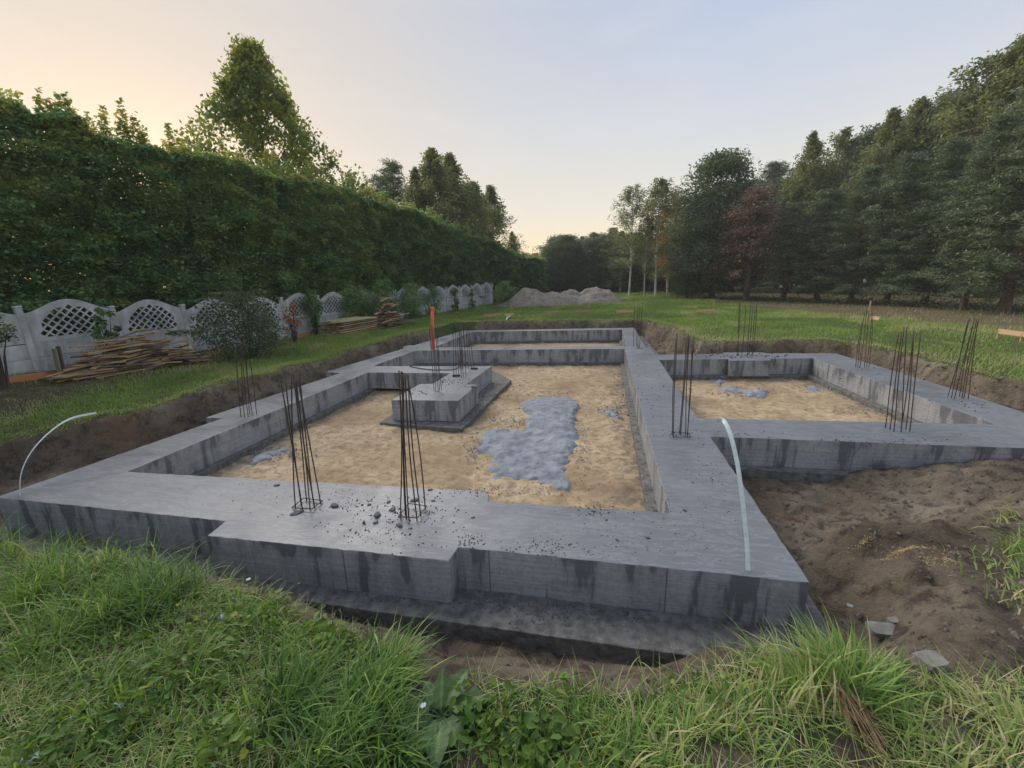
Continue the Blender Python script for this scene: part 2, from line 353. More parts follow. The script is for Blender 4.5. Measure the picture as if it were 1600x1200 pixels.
# ------------------------------------------------------------------ foundation outline (traced on the top plane z = 0)
ZB = -.46                                                  # foot of the walls = top of the footing
outer = [U(*p) for p in [(-6, 777), (352, 814), (324, 837), (701, 876), (716, 855), (1265, 910), (1110, 682)]]
outer += [Vector((7.12, 6.86, 0)), Vector((7.12, 10.4, 0))] + [U(*p) for p in [(1306, 552), (1200, 552), (1192, 550.6), (1130, 550.6), (1128, 552.5), (1023.5, 554.5), (1015.5, 542), (1007.5, 540), (991, 512), (723, 516.5), (509, 581), (531, 583), (321, 652.5), (347, 653.5)]]
room = [U(*p) for p in [(763, 783), (763, 768), (198, 737), (574, 582), (704, 583), (676, 599.5), (656, 600), (611.6, 625), (716, 626), (746, 601), (729, 600), (768, 572), (582.5, 572), (650, 547.5), (976, 545), (1046, 801)]]
far_room = [U(*p) for p in [(679, 542.5), (979, 540.5), (972, 515), (737.5, 518.5)]]
wing_room = [U(*p) for p in [(1090, 653.5), (1556, 663), (1270, 559.6), (1204.5, 560.3), (1204.5, 563.2), (1140.5, 563.5), (1137.5, 561), (1030, 562.3)]]
def resample(poly, step, jit):
    out = []; n = len(poly)
    for i in range(n):
        a, b = poly[i], poly[(i+1) % n]; d = (b-a); L_ = d.length; k = max(1, int(L_/step)); nn = Vector((-d.y, d.x, 0)).normalized() if L_ else Vector()
        for j in range(k):
            q = a+d*(j/k)
            if j: q = q+nn*random.uniform(-jit, jit)
            out.append(q)
    return out
def fill_solid(name, loops, z0, z1, bevel=0., mats=(), step=.07, jit=.006):
    cu = bpy.data.curves.new(name, 'CURVE'); cu.dimensions = '2D'; cu.fill_mode = 'BOTH'; cu.extrude = (z1-z0)/2-bevel; cu.bevel_depth = bevel; cu.bevel_resolution = 1; cu.offset = -bevel
    for lp in loops:
        pts = resample(lp, step, jit) if step else lp
        s = cu.splines.new('POLY'); s.points.add(len(pts)-1); s.use_cyclic_u = True
        for i, p in enumerate(pts): s.points[i].co = (p[0], p[1], 0, 1)
    o = bpy.data.objects.new(name, cu); col.objects.link(o); bpy.context.view_layer.update()
    me = bpy.data.meshes.new_from_object(o.evaluated_get(bpy.context.evaluated_depsgraph_get())); bpy.data.objects.remove(o)
    me.name = name; me.transform(Matrix.Translation((0, 0, (z0+z1)/2)))
    me.materials.clear()
    for m_ in mats: me.materials.append(m_)
    for p in me.polygons:
        p.use_smooth = False; p.material_index = 0 if p.normal.z > .85 or len(mats) < 2 else 1
    return me
def offset_poly(poly, d):
    """axis-like outline pushed outwards by d (outline counter-clockwise or clockwise both handled)"""
    n = len(poly); area = sum(poly[i].x*poly[(i+1) % n].y-poly[(i+1) % n].x*poly[i].y for i in range(n)); s = 1 if area > 0 else -1; out = []
    for i in range(n):
        p0, p1, p2 = poly[i-1], poly[i], poly[(i+1) % n]
        a = (p1-p0).normalized(); b = (p2-p1).normalized(); na = Vector((a.y, -a.x, 0))*s; nb = Vector((b.y, -b.x, 0))*s
        k = na+nb; den = max(.35, 1+na.dot(nb)); out.append(p1+k*(d/den))
    return out
fnd = empty('house_foundation', (0, 0, 0))
tag(fnd, 'grey cast concrete strip foundation of a house, one main outline with a side wing', 'foundation')
link('foundation_beam', fill_solid('foundation_beam', [outer, room, far_room, wing_room], ZB, 0, .006, (M['ctop'], M['cside'])), None, fnd)
# footing under the walls
fo = [Vector((p.x, p.y, 0)) for p in [Vector((-7.6, 3.0, 0)), Vector((1.95, 2.98, 0)), Vector((2.0, 6.62, 0)), Vector((7.4, 6.62, 0)), Vector((7.4, 14.8, 0)), Vector((2.15, 14.95, 0)), Vector((1.95, 21.4, 0)), Vector((-7.5, 21.4, 0))]]
simple_room = [U(*p) for p in [(1046, 801), (198, 737), (574, 582), (640, 560), (650, 547.5), (976, 545)]]
def zrec(lst): return [Vector((a, b, 0)) for a, b in lst]
ra = offset_poly([U(1046, 801), U(763, 783), U(763, 768), U(198, 737), U(574, 582), U(704, 583), U(690, 591.5), U(582.5, 572) if False else U(704, 583)][:5]+[U(650, 547.5), U(976, 545)], -.13)
link('footing_slab', fill_solid('footing_slab', [fo, ra, offset_poly(far_room, -.12), offset_poly([wing_room[i] for i in (0, 1, 2, 7)], -.16)], -.8, ZB+.001, .01, (M['foot'],), .1, .004), None, fnd)
# footing of the middle block: a slab of its own under the pedestal
pf = [U(593, 661, -.47), U(722, 670, -.47), U(799, 594, -.47), U(768, 578, -.47), U(640, 629, -.47)]
pf = [Vector((p.x, p.y, 0)) for p in pf]
link('pedestal_footing', fill_solid('pedestal_footing', [pf], -.68, ZB-.004, .008, (M['foot'],), .1, .004), None, fnd)

# ------------------------------------------------------------------ terrain
pit = [(-9.9, 5.0), (-9.2, 5.6), (-8.45, 6.5), (-8.6, 8.0), (-8.3, 9.7), (-8.4, 12.9), (-8.0, 17.1), (-6.6, 21.4), (-2.5, 22.0), (2.0, 21.8), (3.1, 19.5), (3.1, 17.3), (3.3, 15.3), (4.2, 15.2), (6.3, 15.6), (7.6, 14.9), (7.9, 12.9), (7.8, 10.35), (8.3, 8.9), (9.5, 7.2), (9.5, 5.6), (6, 5.2), (4.3, 4.75), (3.75, 4.3), (3.5, 3.5), (3.4, 2.95), (2.6, 2.68), (1.95, 2.62), (1.3, 2.77), (.83, 2.50), (.28, 2.22), (-.58, 2.12), (-1.02, 2.05), (-1.2, 2.02), (-1.42, 2.12), (-2.8, 2.48), (-3.5, 2.62), (-5.6, 3.3), (-7.0, 3.35), (-8.5, 3.6), (-10.5, 4.2)]
def lawn_z(x, y):
    far = ss(4, 7, y)
    z = -.03+.21*np.maximum(far, ss(3.5, 6.5, x)*.6) + .10*fbm(x, y, .25, 3, 5) + .05*fbm(x, y, 1.3, 3, 9)
    return z - .10*ss(-2, -.6, x)*ss(2.8, 1.2, y) + .20*ss(12.5, 8., y)*ss(-11, -14, x)
BARE = [(U(u, v, -.05), a, b) for u, v, a, b in ((1235, 1168, .20, .10), (1130, 1195, .22, .07), (1510, 1150, .22, .12), (1330, 1185, .10, .10), (730, 1180, .13, .11), (1410, 1105, .16, .06), (960, 1085, .3, .05))]
def bare_at(x, y):
    o = 0
    for p, a, b in BARE: o = np.maximum(o, 1-ss(.6, 1.25, np.hypot((x-p.x)/a, (y-p.y)/b)+.5*fbm(x, y, 5, 3, 55)))
    return o
WL0 = U(1150, 471, .17); _w1 = U(1600, 506, .17); WLN = (-( _w1-WL0).normalized().y, (_w1-WL0).normalized().x)
if WLN[0] < 0: WLN = (-WLN[0], -WLN[1])
def terrain(x, y):
    """height, soil mask, dry mask"""
    x = np.asarray(x, float); y = np.asarray(y, float)
    wx = x+.22*fbm(x, y, 1.1, 4, 31); wy = y+.18*fbm(x, y, 1.1, 4, 47)
    front = ss(4.2, 3.2, y)
    d = sdist(x+(wx-x)*(1-.5*front), y+(wy-y)*(1-.5*front), pit)
    inside_f = sdist(x, y, [(-7.25, 3.35), (1.75, 3.35), (1.85, 6.8), (7.1, 6.8), (7.1, 14.6), (1.7, 14.75), (1.5, 21.1), (-5.6, 21.1), (-7.1, 13)])
    right = ss(1.9, 2.6, x)*ss(7.4, 6.6, y)
    floor = -.60 + .05*fbm(x, y, 1.5, 4, 61)
    rise = np.where(y < 4.6, ss(2.05, 2.9, x), ss(2.2, 5.6, x+(y-4.6)*-.25))*ss(7.3, 6.7, y)
    floor = floor + rise*(.50+.10*fbm(x, y, 1.1, 5, 71))
    # second furrow in the right hand soil
    floor = floor - .22*np.exp(-(((x-3.15)+(y-3.3)*.4)/.18)**2)*ss(4.2, 3.2, y)
    bw = .42+.18*fbm(x, y, .6, 2, 3)+.35*front + .6*right
    t = ss(0, 1, d/np.maximum(bw, .15))
    lz = lawn_z(x, y)
    z = lz*(1-t)+floor*t
    lip = np.exp(-((d+.12)/.22)**2)*ss(4, 6, y); z = z+.05*lip
    near = ss(-.9, .02, d)
    rough = np.clip(t*1.2, 0, 1)
    z = z + near*(.05*(.5-np.abs(fbm(x, y, 2.2, 4, 281)))*rough+.07*fbm(x, y, 2.6, 5, 81)+.07*fbm(x, y, 7, 4, 85)*rough*(1-.6*right)) + rough*.12*fbm(x, y, 1.8, 4, 91)*(1-.5*(t > .98))
    z = z + right*ss(.1, .5, t)*ss(1.9, 2.4, x)*(.12*fbm(x, y, 1.4, 4, 181)+.03*fbm(x, y, 8, 3, 185))
    z = np.where(inside_f > 0, np.minimum(z, -.6-.22*ss(0, .15, inside_f)), z)
    slabm = sdist(x, y, [(-7.6, 3.0), (1.95, 2.98), (2.0, 6.62), (7.4, 6.62), (7.4, 14.8), (2.15, 14.95), (1.95, 21.4), (-7.5, 21.4)])
    keep = (x > 3.2) & (y < 7.2)
    z = np.where((slabm > -.06) & ~keep, np.minimum(z, -.60), z)
    z = np.where((slabm > -.3) & (y < 3.2) & (x < 1.9), np.minimum(z, -.60+.25*ss(-.02, -.3, slabm)+.05*fbm(x, y, 6, 3, 77)), z)
    soil = np.maximum(ss(-.16, .10, d), bare_at(x, y))
    dryf = np.clip(ss(-10.6, -12.3, x)*ss(30, 20, y)*.9 + ss(12, 17, x)*ss(40, 30, y)*.9, 0, 1)
    dryf = np.maximum(dryf, np.exp(-((d+.5)/.35)**2)*.5*ss(7, 9, y)*ss(4, 7, x))
    wl = (x-WL0[0])*WLN[0]+(y-WL0[1])*WLN[1]+2.2*fbm(x, y, .35, 3, 66); dryf = np.maximum(dryf, ss(-3.8, -.8, wl)*ss(3, 9, x))
    dist = np.hypot(x, y)
    z = z - 1.2*ss(60, 200, dist)
    return z, soil, dryf, d
def axis(fine0, fine1, step, far0, far1, g=1.12):
    a = list(np.arange(fine0, fine1, step)); s = step; v = a[-1]
    while v < far1: s *= g; v += s; a.append(v)
    s = step; v = a[0]; b = []
    while v > far0: s *= g; v -= s; b.append(v)
    return np.array(b[::-1]+a)
gx = axis(-10.6, 8.4, .05, -420, 420); gy = axis(.9, 8.0, .04, -60, 620, 1.0)[:1]
ya = list(np.arange(.9, 7.6, .04)); v = ya[-1]; s_ = .04
while v < 23: s_ = min(s_*1.03, .09); v += s_; ya.append(v)
while v < 620: s_ *= 1.13; v += s_; ya.append(v)
v = .9; s_ = .04; yb = []
while v > -60: s_ *= 1.2; v -= s_; yb.append(v)
gy = np.array(yb[::-1]+ya)
X, Y = np.meshgrid(gx, gy); Zt, S_, D_, dd = terrain(X, Y)
nx, ny = len(gx), len(gy); idx = np.arange(nx*ny).reshape(ny, nx)
F = np.stack([idx[:-1, :-1], idx[:-1, 1:], idx[1:, 1:], idx[1:, :-1]], -1).reshape(-1, 4)
me = np_mesh('ground', np.stack([X, Y, Zt], -1).reshape(-1, 3), F, M['ground'], S_.ravel(), True, 'soil')
a = me.attributes.new('dry', 'FLOAT', 'POINT'); a.data.foreach_set('value', D_.ravel().astype(np.float32))
tag(link('ground', me), kind='structure')
def gz(x, y): return float(terrain(np.array([x]), np.array([y]))[0][0])
def on_ground(u, v, z0=.17):
    p = U(u, v, z0)
    for _ in range(3): p = U(u, v, gz(p.x, p.y))
    return p

# sand fill in the three rooms
def sand_sheet(name, poly, seed, zmid=-.555):
    xs = [p.x for p in poly]; ys = [p.y for p in poly]; st = .05
    ax = np.arange(min(xs)-.15, max(xs)+.15, st); ay = np.arange(min(ys)-.15, max(ys)+.15, st)
    X, Y = np.meshgrid(ax, ay); d = sdist(X, Y, [(p.x, p.y) for p in poly])
    Z = zmid+.05*fbm(X, Y, .7, 3, seed)+.045*fbm(X, Y, 3, 4, seed+5)+.02*fbm(X, Y, 9, 3, seed+9)
    Z = np.minimum(Z, ZB-.012+.03*ss(.1, .5, d))
    idx = np.arange(X.size).reshape(X.shape); F = np.stack([idx[:-1, :-1], idx[:-1, 1:], idx[1:, 1:], idx[1:, :-1]], -1).reshape(-1, 4)
    keep = (d.ravel()[F] > -.14).any(1)
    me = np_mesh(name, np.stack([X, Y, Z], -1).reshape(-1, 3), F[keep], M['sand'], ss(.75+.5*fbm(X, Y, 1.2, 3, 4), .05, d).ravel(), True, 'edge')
    tag(link(name, me), kind='structure'); return (lambda x, y: zmid)
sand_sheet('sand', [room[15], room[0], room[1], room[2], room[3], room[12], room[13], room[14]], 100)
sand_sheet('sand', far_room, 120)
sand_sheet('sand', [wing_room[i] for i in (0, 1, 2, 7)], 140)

# ------------------------------------------------------------------ spilled concrete on the sand
def spill(pts, label, h=.05, seed=1, z=-.55, group=None):
    poly = [U(u, v, z+.02) for u, v in pts]; c = sum(poly, Vector())/len(poly)
    xs = [p.x for p in poly]; ys = [p.y for p in poly]; st = .022
    X, Y = np.meshgrid(np.arange(min(xs)-.05, max(xs)+.05, st), np.arange(min(ys)-.05, max(ys)+.05, st))
    wx = X+.22*fbm(X, Y, 2.2, 5, seed); wy = Y+.22*fbm(X, Y, 2.2, 5, seed+3)
    d = sdist(wx, wy, [(p.x, p.y) for p in poly])+.05*fbm(X, Y, 7, 3, seed+44)-.01
    Z = z-.045 + (h*.4+.06)*np.sqrt(np.clip(d, 0, .25)/.25) + ss(0, .1, d)*(.10*np.abs(fbm(X, Y, 1.9, 3, seed+8))+.022*np.abs(fbm(X, Y, 8, 4, seed+2)))
    idx = np.arange(X.size).reshape(X.shape); F = np.stack([idx[:-1, :-1], idx[:-1, 1:], idx[1:, 1:], idx[1:, :-1]], -1).reshape(-1, 4)
    F = F[(d.ravel()[F] > 0).any(1)]; used = np.unique(F); mp = np.zeros(X.size, int); mp[used] = np.arange(len(used))
    V = np.stack([X-c.x, Y-c.y, Z-z], -1).reshape(-1, 3)[used]
    o = link('spilled_concrete', np_mesh('spilled_concrete', V, mp[F], M['spill'], None, True), None, None, (c.x, c.y, z))
    tag(o, label, 'concrete spill', group)
spill([(822, 622), (850, 618), (895, 620), (908, 632), (900, 655), (912, 675), (903, 700), (905, 715), (893, 745), (885, 765), (860, 768), (840, 752), (800, 758), (770, 752), (758, 735), (763, 715), (742, 700), (745, 685), (760, 673), (790, 668), (815, 672), (822, 655), (815, 635)], 'large blue grey splash of spilled wet concrete on the sand of the main room')
spill([(1122, 605), (1145, 600), (1165, 607), (1200, 608), (1195, 619), (1170, 622), (1150, 613), (1125, 609)], 'grey concrete splash in the middle of the wing room sand', .03, 5)
spill([(1262, 607), (1275, 601), (1292, 606), (1296, 611), (1270, 611)], 'small grey concrete splash at the right wall of the wing room', .03, 9)
spill([(1108, 594), (1125, 590), (1135, 597), (1120, 604)], 'small grey concrete splash beside the middle beam in the wing room', .03, 12)
spill([(378, 722), (398, 707), (440, 696), (452, 700), (420, 715), (392, 728)], 'crumbly grey concrete splash along the left wall inside the main room', .03, 15)
spill([(930, 640), (955, 636), (972, 644), (978, 652), (955, 650)], 'small dark concrete splash near the middle beam, right of the big splash', .02, 19)

# ------------------------------------------------------------------ reinforcement bars
def px(pairs, ox, oy, sc): return [((a/sc+ox, b/sc+oy), (c/sc+ox, d/sc+oy)) for a, b, c, d in pairs]
def cluster(bars, label, z0=0., rad=.0068, stir=None, grp='bundles of starter bars standing in the concrete'):
    bs = [U(b[0], b[1], z0) for b, t in bars]; c = sum(bs, Vector())/len(bs)
    e = empty('rebar_cluster', c); tag(e, label, 'rebar', grp)
    for (b, t), B in zip(bars, bs):
        T = near_vertical(t[0], t[1], B); n = 9; pts = []
        bow = Vector((random.uniform(-.02, .02), random.uniform(-.02, .02), 0))
        for i in range(n):
            s = i/(n-1); pts.append(B.lerp(T, s)+bow*math.sin(math.pi*s)-c)
        pts[0].z -= .1
        link('rebar', tube_mesh('rebar', pts, [rad*random.uniform(.95, 1.05) for _ in range(n)], M['steel'], 6), None, e)
    if stir:
        xs = [(p-c).x for p in bs]; ys = [(p-c).y for p in bs]; x0, x1, y0, y1 = min(xs)-.01, max(xs)+.01, min(ys)-.01, max(ys)+.01
        P_ = [(x0, y0, stir), (x1, y0, stir+.01), (x1, y1, stir), (x0, y1, stir+.012), (x0, y0, stir+.004)]
        link('stirrup', tube_mesh('stirrup', P_, .006, M['steel'], 5), None, e)
    return e
cluster(px([(335, 1092, 172, 130), (325, 1055, 212, 170), (280, 1080, 256, 110), (362, 1030, 268, 112), (388, 1090, 280, 160), (425, 1075, 290, 150), (412, 1035, 312, 100), (468, 1045, 300, 140)], 400, 560, 4.615), 'rusty starter bars in the near beam, left of the two near bundles, leaning left', stir=.02)
cluster(px([(260, 1005, 253, 75), (315, 1010, 268, 80), (292, 975, 285, 100), (368, 1015, 292, 100), (392, 985, 310, 98), (418, 942, 303, 100), (300, 1008, 275, 85)], 560, 560, 4.), 'bundle of rusty starter bars nearest the camera beside scattered concrete chunks', stir=.035)
cluster(px([(290, 965, 325, 60), (300, 990, 335, 65), (352, 960, 415, 110), (362, 968, 435, 70), (408, 965, 440, 100), (420, 990, 465, 110), (425, 960, 482, 100)], 1000, 510, 5.71), 'bundle of starter bars on the middle beam where the wing joins', stir=.012)
cluster(px([(375, 1140, 318, 420), (410, 1145, 370, 370), (450, 1140, 385, 370), (463, 1115, 400, 400), (495, 1120, 425, 380), (537, 1115, 440, 400)], 320, 480, 6.667), 'bundle of starter bars on the left outer beam below the bush')
cluster(px([(655, 340, 605, -345), (672, 345, 625, -350), (700, 345, 640, -330), (712, 350, 668, -335), (733, 332, 690, -350)], 580, 560, 6.667), 'bundle of starter bars on the wide near part of the middle block')
cluster(px([(858, 205, 850, -340), (885, 170, 872, -380), (912, 165, 890, -330), (940, 200, 915, -360), (962, 198, 930, -345), (985, 190, 950, -380), (935, 150, 905, -390)], 580, 560, 6.667), 'dense bundle of starter bars on the narrow part of the middle block')
cluster(px([(955, 112, 935, -330), (985, 108, 955, -390), (1020, 120, 985, -360), (1070, 105, 1010, -340), (1045, 95, 1000, -380)], 580, 560, 6.667), 'bundle of starter bars at the far end of the middle block')
cluster(px([(722, 495, 735, -30), (757, 490, 778, -48), (795, 490, 835, -60), (770, 480, 800, -40)], 900, 480, 8.), 'farthest bundle of starter bars, at the junction of the far cross beam', rad=.0085)
cluster(px([(495, 512, 518, 145), (505, 512, 512, 150), (530, 500, 557, 165), (568, 525, 590, 160), (580, 505, 605, 170), (605, 515, 635, 145), (600, 508, 622, 175)], 1040, 440, 4.444), 'bundle of starter bars on the far beam of the wing', rad=.0085)
cluster(px([(82, 595, 130, 260), (97, 597, 150, 180), (113, 597, 165, 150), (147, 597, 178, 170), (162, 597, 205, 160), (180, 597, 212, 190)], 1320, 450, 4.8), 'bundle of starter bars on the right outer beam of the wing, farther of two')
cluster(px([(770, 818, 935, 225), (800, 825, 925, 240), (822, 830, 975, 225), (862, 815, 960, 290), (880, 830, 990, 230), (895, 828, 1005, 235), (928, 835, 995, 250)], 1320, 450, 4.8), 'bundle of starter bars on the right outer beam of the wing, nearer of two')
cluster(px([(308, 1050, 405, 330), (342, 1060, 425, 330), (372, 1078, 445, 290), (427, 1080, 465, 290), (425, 1045, 518, 315), (460, 1065, 515, 330), (490, 1078, 572, 320)], 1320, 450, 4.8), 'bundle of starter bars on the near beam of the wing')

# bent galvanised strips
def strip(pts, wd, label, lean):
    B = U(*pts[0], 0); P_ = []
    for i, p in enumerate(pts):
        ref = B+Vector(lean)*(i/(len(pts)-1)); q = near_vertical(p[0], p[1], ref) if i else B-Vector((0, 0, .05)); P_.append(q)
    # smooth by Catmull-Rom
    S = []
    for i in range(len(P_)-1):
        a, b, c, d = P_[max(i-1, 0)], P_[i], P_[i+1], P_[min(i+2, len(P_)-1)]
        for k in range(6):
            t = k/6; S.append(.5*((2*b)+(c-a)*t+(2*a-5*b+4*c-d)*t*t+(3*b-a-3*c+d)*t**3))
    S.append(P_[-1]); V = []; F = []; th = .004
    for i, p in enumerate(S):
        d = (S[min(i+1, len(S)-1)]-S[max(i-1, 0)]).normalized(); side = d.cross(Vector((.35, 1, 0)).normalized()).normalized(); nn = d.cross(side)
        for a, b in ((-1, -1), (1, -1), (1, 1), (-1, 1)): V.append(p+side*wd*a/2+nn*th*b/2-B)
    for i in range(len(S)-1):
        for k in range(4): F.append((i*4+k, i*4+(k+1) % 4, i*4+4+(k+1) % 4, i*4+4+k))
    F += [(0, 1, 2, 3), tuple(len(V)-4+k for k in (3, 2, 1, 0))]
    o = link('steel_strip', py_mesh('steel_strip', V, F, M['galv']), None, None, B); tag(o, label, 'steel strip', 'bent galvanised earthing strips')
strip([(1170, 893), (1167, 850), (1161, 790), (1153, 730), (1143, 685), (1134, 662), (1127, 655), (1120, 659)], .035, 'pale galvanised strip rising from the near end of the middle beam and curving back', (-.25, .5, 0))
strip([(30, 776), (32, 745), (45, 712), (72, 680), (108, 655), (150, 645)], .026, 'galvanised strip arching over the earth bank from the front left corner of the foundation', (.3, .5, 0))
strip([(655, 544), (646, 541), (638, 541), (630, 543)], .05, 'short pale strip bent low on the left outer beam beyond the middle block', (-.4, .2, 0))

# orange pipe
pb = U(677, 546, 0); pt = near_vertical(676, 480, pb); pm = near_vertical(675.5, 512, pb)
pv = empty('drain_pipe', pb); tag(pv, 'upright orange plastic drain pipe at the left outer beam behind the middle block', 'pipe')
def pipe_pts():
    return [Vector((0, 0, -.1)), Vector((0, 0, .1)), pm-pb, pt-pb]
V, F = tube_data(pipe_pts(), .062, 16); V2, F2 = tube_data(pipe_pts(), .055, 16); n0 = len(V); F = F+[tuple(i+n0 for i in q[::-1]) for q in F2]+[(n0-16+k, n0-16+(k+1) % 16, 2*n0-16+(k+1) % 16, 2*n0-16+k) for k in range(16)]
link('pipe_wall', py_mesh('pipe_wall', V+V2, F, M['orangepipe'], True), None, pv)
cV, cF = tube_data([pt-pb-Vector((0, 0, .16)), pt-pb-Vector((0, 0, .02))], .071, 16); link('pipe_socket', py_mesh('pipe_socket', cV, cF, M['orangepipe'], True), None, pv)

# black cable over the cross beam to the middle block, wire at the far beam
def wire(pts, r, name, label, mat, cat):
    S = []; P_ = [Vector(p) for p in pts]
    for i in range(len(P_)-1):
        a, b, c, d = P_[max(i-1, 0)], P_[i], P_[i+1], P_[min(i+2, len(P_)-1)]
        for k in range(6):
            t = k/6; S.append(.5*((2*b)+(c-a)*t+(2*a-5*b+4*c-d)*t*t+(3*b-a-3*c+d)*t**3))
    S.append(P_[-1]); B = P_[0]
    o = link(name, tube_mesh(name, [p-B for p in S], r, mat, 6), None, None, B); tag(o, label, cat); return o
wire([U(640, 572.5, .012), U(655, 575.5, .012), U(672, 577.5, .012), U(690, 578, .012), U(710, 577, .03), U(722, 571, .06), U(731, 566, .1), U(737, 572, .05)], .014, 'cable', 'black cable lying across the cross beam to the middle block', M['black'], 'cable')
wire([U(770, 566, -.2), U(775, 556, 0.0), U(785, 546, .12), U(800, 542, .1), U(830, 535, .2), U(843, 525, .15), U(856, 521, .02)], .005, 'tie_wire', 'thin dark wire arching over the far cross beam', M['steel'], 'wire')
wire([U(470, 508, .3)+Vector((0, 0, -.15)), U(560, 532, .2), U(605, 537, .16), U(618, 548, .02), U(626, 545, .01)], .004, 'tie_wire', 'thin dark wire hanging over the left bank onto the outer beam', M['steel'], 'wire')
for (u, v, lab) in ((713, 586.5, 'small black cap at the foot of the dense bars on the middle block'), (741, 575.5, 'crumpled black plastic at the far end of the middle block')):
    o = link('black_cap', rock_mesh('black_cap', (.13, .09, .045), u*.1, M['black']), None, None, U(u, v, .02)); tag(o, lab, 'plastic cap')
o = link('concrete_lump', rock_mesh('concrete_lump', (.11, .08, .03), 3.3, M['chunk']), None, None, U(742, 604, .02)); tag(o, 'flat grey lump on the right rim of the middle block', 'concrete lump')

# ------------------------------------------------------------------ broken concrete
chunks = [(463, 801, .085, .05, .014, 'thin flat shard at the foot of the left near bundle of bars'), (523, 789, .085, .05, .018, 'flat tilted shard between the two near bundles of bars'), (590, 804, .065, .045, .022, 'thick dark shard just left of the nearest bars'), (613, 796, .045, .035, .014, 'small shard touching the nearest bars on their far left side'), (648, 781, .055, .035, .015, 'dark shard behind the nearest bars'), (569, 816, .02, .02, .02, 'small lump left of the thick dark shard, at the near side'), (587, 816, .03, .02, .013, 'small lump in front of the thick dark shard'), (672, 765, .035, .02, .01, 'thin shard at the inner rim behind the nearest bars'), (677, 782, .03, .018, .01, 'small shard right of the nearest bars'), (432, 758, .04, .022, .012, 'oval shard on the near beam left of the left near bundle'), (624, 820, .05, .03, .015, 'shard in front of the nearest bars'), (964, 843, .03, .015, .01, 'narrow shard alone on the near beam toward the right'), (1012, 840, .025, .014, .01, 'small crumb like shard on the near beam near the middle beam'), (1070, 797, .028, .018, .012, 'small grey shard on the middle beam'), (607, 784, .03, .02, .012, 'little shard behind the nearest bars on the left'), (577, 788, .03, .018, .01, 'little flat shard between the near bundles, toward the rim')]
for i, (u, v, a, b, c, lab) in enumerate(chunks):
    p = U(u, v, c*.7); o = link('concrete_shard', shard_mesh('concrete_shard', (a*.95, b*.85, c*.5), i*17+1, M['chunk']), None, None, p); o.rotation_euler = (random.uniform(-.1, .1), random.uniform(-.1, .1), random.uniform(0, 3)); tag(o, lab, 'concrete shard', 'broken concrete shards on the near beam')
def crumbs(name, spots, mat, label, z=0.):
    V = []; F = []
    for (u, v, su, sv, n, s0, s1) in spots:
        for _ in range(n):
            p = U(u+random.gauss(0, su), v+random.gauss(0, sv), z); s = random.uniform(s0, s1)*random.uniform(.6, 1)*1.9
            if z is not None and False: pass
            o = len(V); q = [Vector((1, 0, 0)), Vector((0, 1, 0)), Vector((-1, 0, 0)), Vector((0, -1, 0)), Vector((0, 0, .8)), Vector((0, 0, -.6))]
            a = random.uniform(0, 3)
            for w_ in q:
                w_ = Vector((w_.x*math.cos(a)-w_.y*math.sin(a), w_.x*math.sin(a)+w_.y*math.cos(a), w_.z))*s*random.uniform(.6, 1.3); V.append(p+w_+Vector((0, 0, s*.25)))
            F += [(o, o+1, o+4), (o+1, o+2, o+4), (o+2, o+3, o+4), (o+3, o, o+4), (o+1, o, o+5), (o+2, o+1, o+5), (o+3, o+2, o+5), (o, o+3, o+5)]
    o = link(name, py_mesh(name, V, F, mat)); tag(o, label, 'crumbs', kind='stuff')
crumbs('concrete_crumbs', [(600, 830, 45, 22, 160, .002, .008), (640, 795, 40, 12, 130, .002, .009), (560, 790, 50, 20, 120, .002, .007), (735, 843, 14, 6, 70, .002, .007), (745, 768, 25, 4, 70, .002, .008), (850, 856, 35, 7, 110, .002, .007), (935, 797, 22, 7, 60, .003, .009), (960, 840, 60, 22, 110, .002, .006), (1100, 800, 40, 40, 70, .002, .006), (1105, 735, 25, 12, 40, .003, .008), (1060, 680, 20, 6, 40, .004, .010), (450, 770, 60, 16, 50, .002, .006), (300, 760, 90, 18, 40, .002, .005), (1150, 680, 40, 4, 35, .004, .009), (1380, 690, 70, 5, 60, .004, .010), (700, 595, 25, 5, 70, .006, .014), (660, 612, 20, 5, 40, .006, .012), (1165, 556, 25, 2, 60, .01, .025), (1350, 580, 25, 5, 25, .006, .015), (1515, 633, 25, 5, 25, .005, .014), (1000, 590, 15, 25, 30, .005, .012), (1010, 543, 15, 1.5, 30, .01, .02), (1030, 620, 20, 20, 30, .004, .01)], M['crumb'], 'dark crumbs of concrete scattered over the beam tops')
crumbs('spill_crumbs', [(745, 700, 10, 14, 160, .004, .014), (910, 690, 8, 30, 160, .004, .014), (830, 765, 40, 5, 160, .004, .012), (860, 620, 35, 4, 120, .005, .015), (800, 660, 22, 6, 120, .005, .015), (960, 645, 14, 6, 90, .006, .018), (970, 600, 8, 25, 160, .005, .018), (430, 708, 30, 6, 160, .006, .02), (1160, 612, 30, 5, 120, .006, .018), (1280, 606, 16, 4, 60, .006, .018), (1340, 640, 40, 5, 90, .006, .018), (500, 680, 40, 12, 60, .005, .012)], M['spill'], 'grey crumbs around the splashes of concrete on the sand', -.54)
crumbs('footing_rubble', [(760, 940, 50, 8, 180, .003, .012), (860, 955, 60, 10, 160, .003, .010), (960, 965, 60, 10, 120, .003, .010), (310, 890, 25, 6, 120, .004, .014), (610, 935, 40, 5, 60, .003, .01), (770, 618, 20, 10, 60, .008, .02), (735, 645, 15, 8, 50, .006, .014)], M['chunk'], 'rubble lying on the footing ledge', ZB)

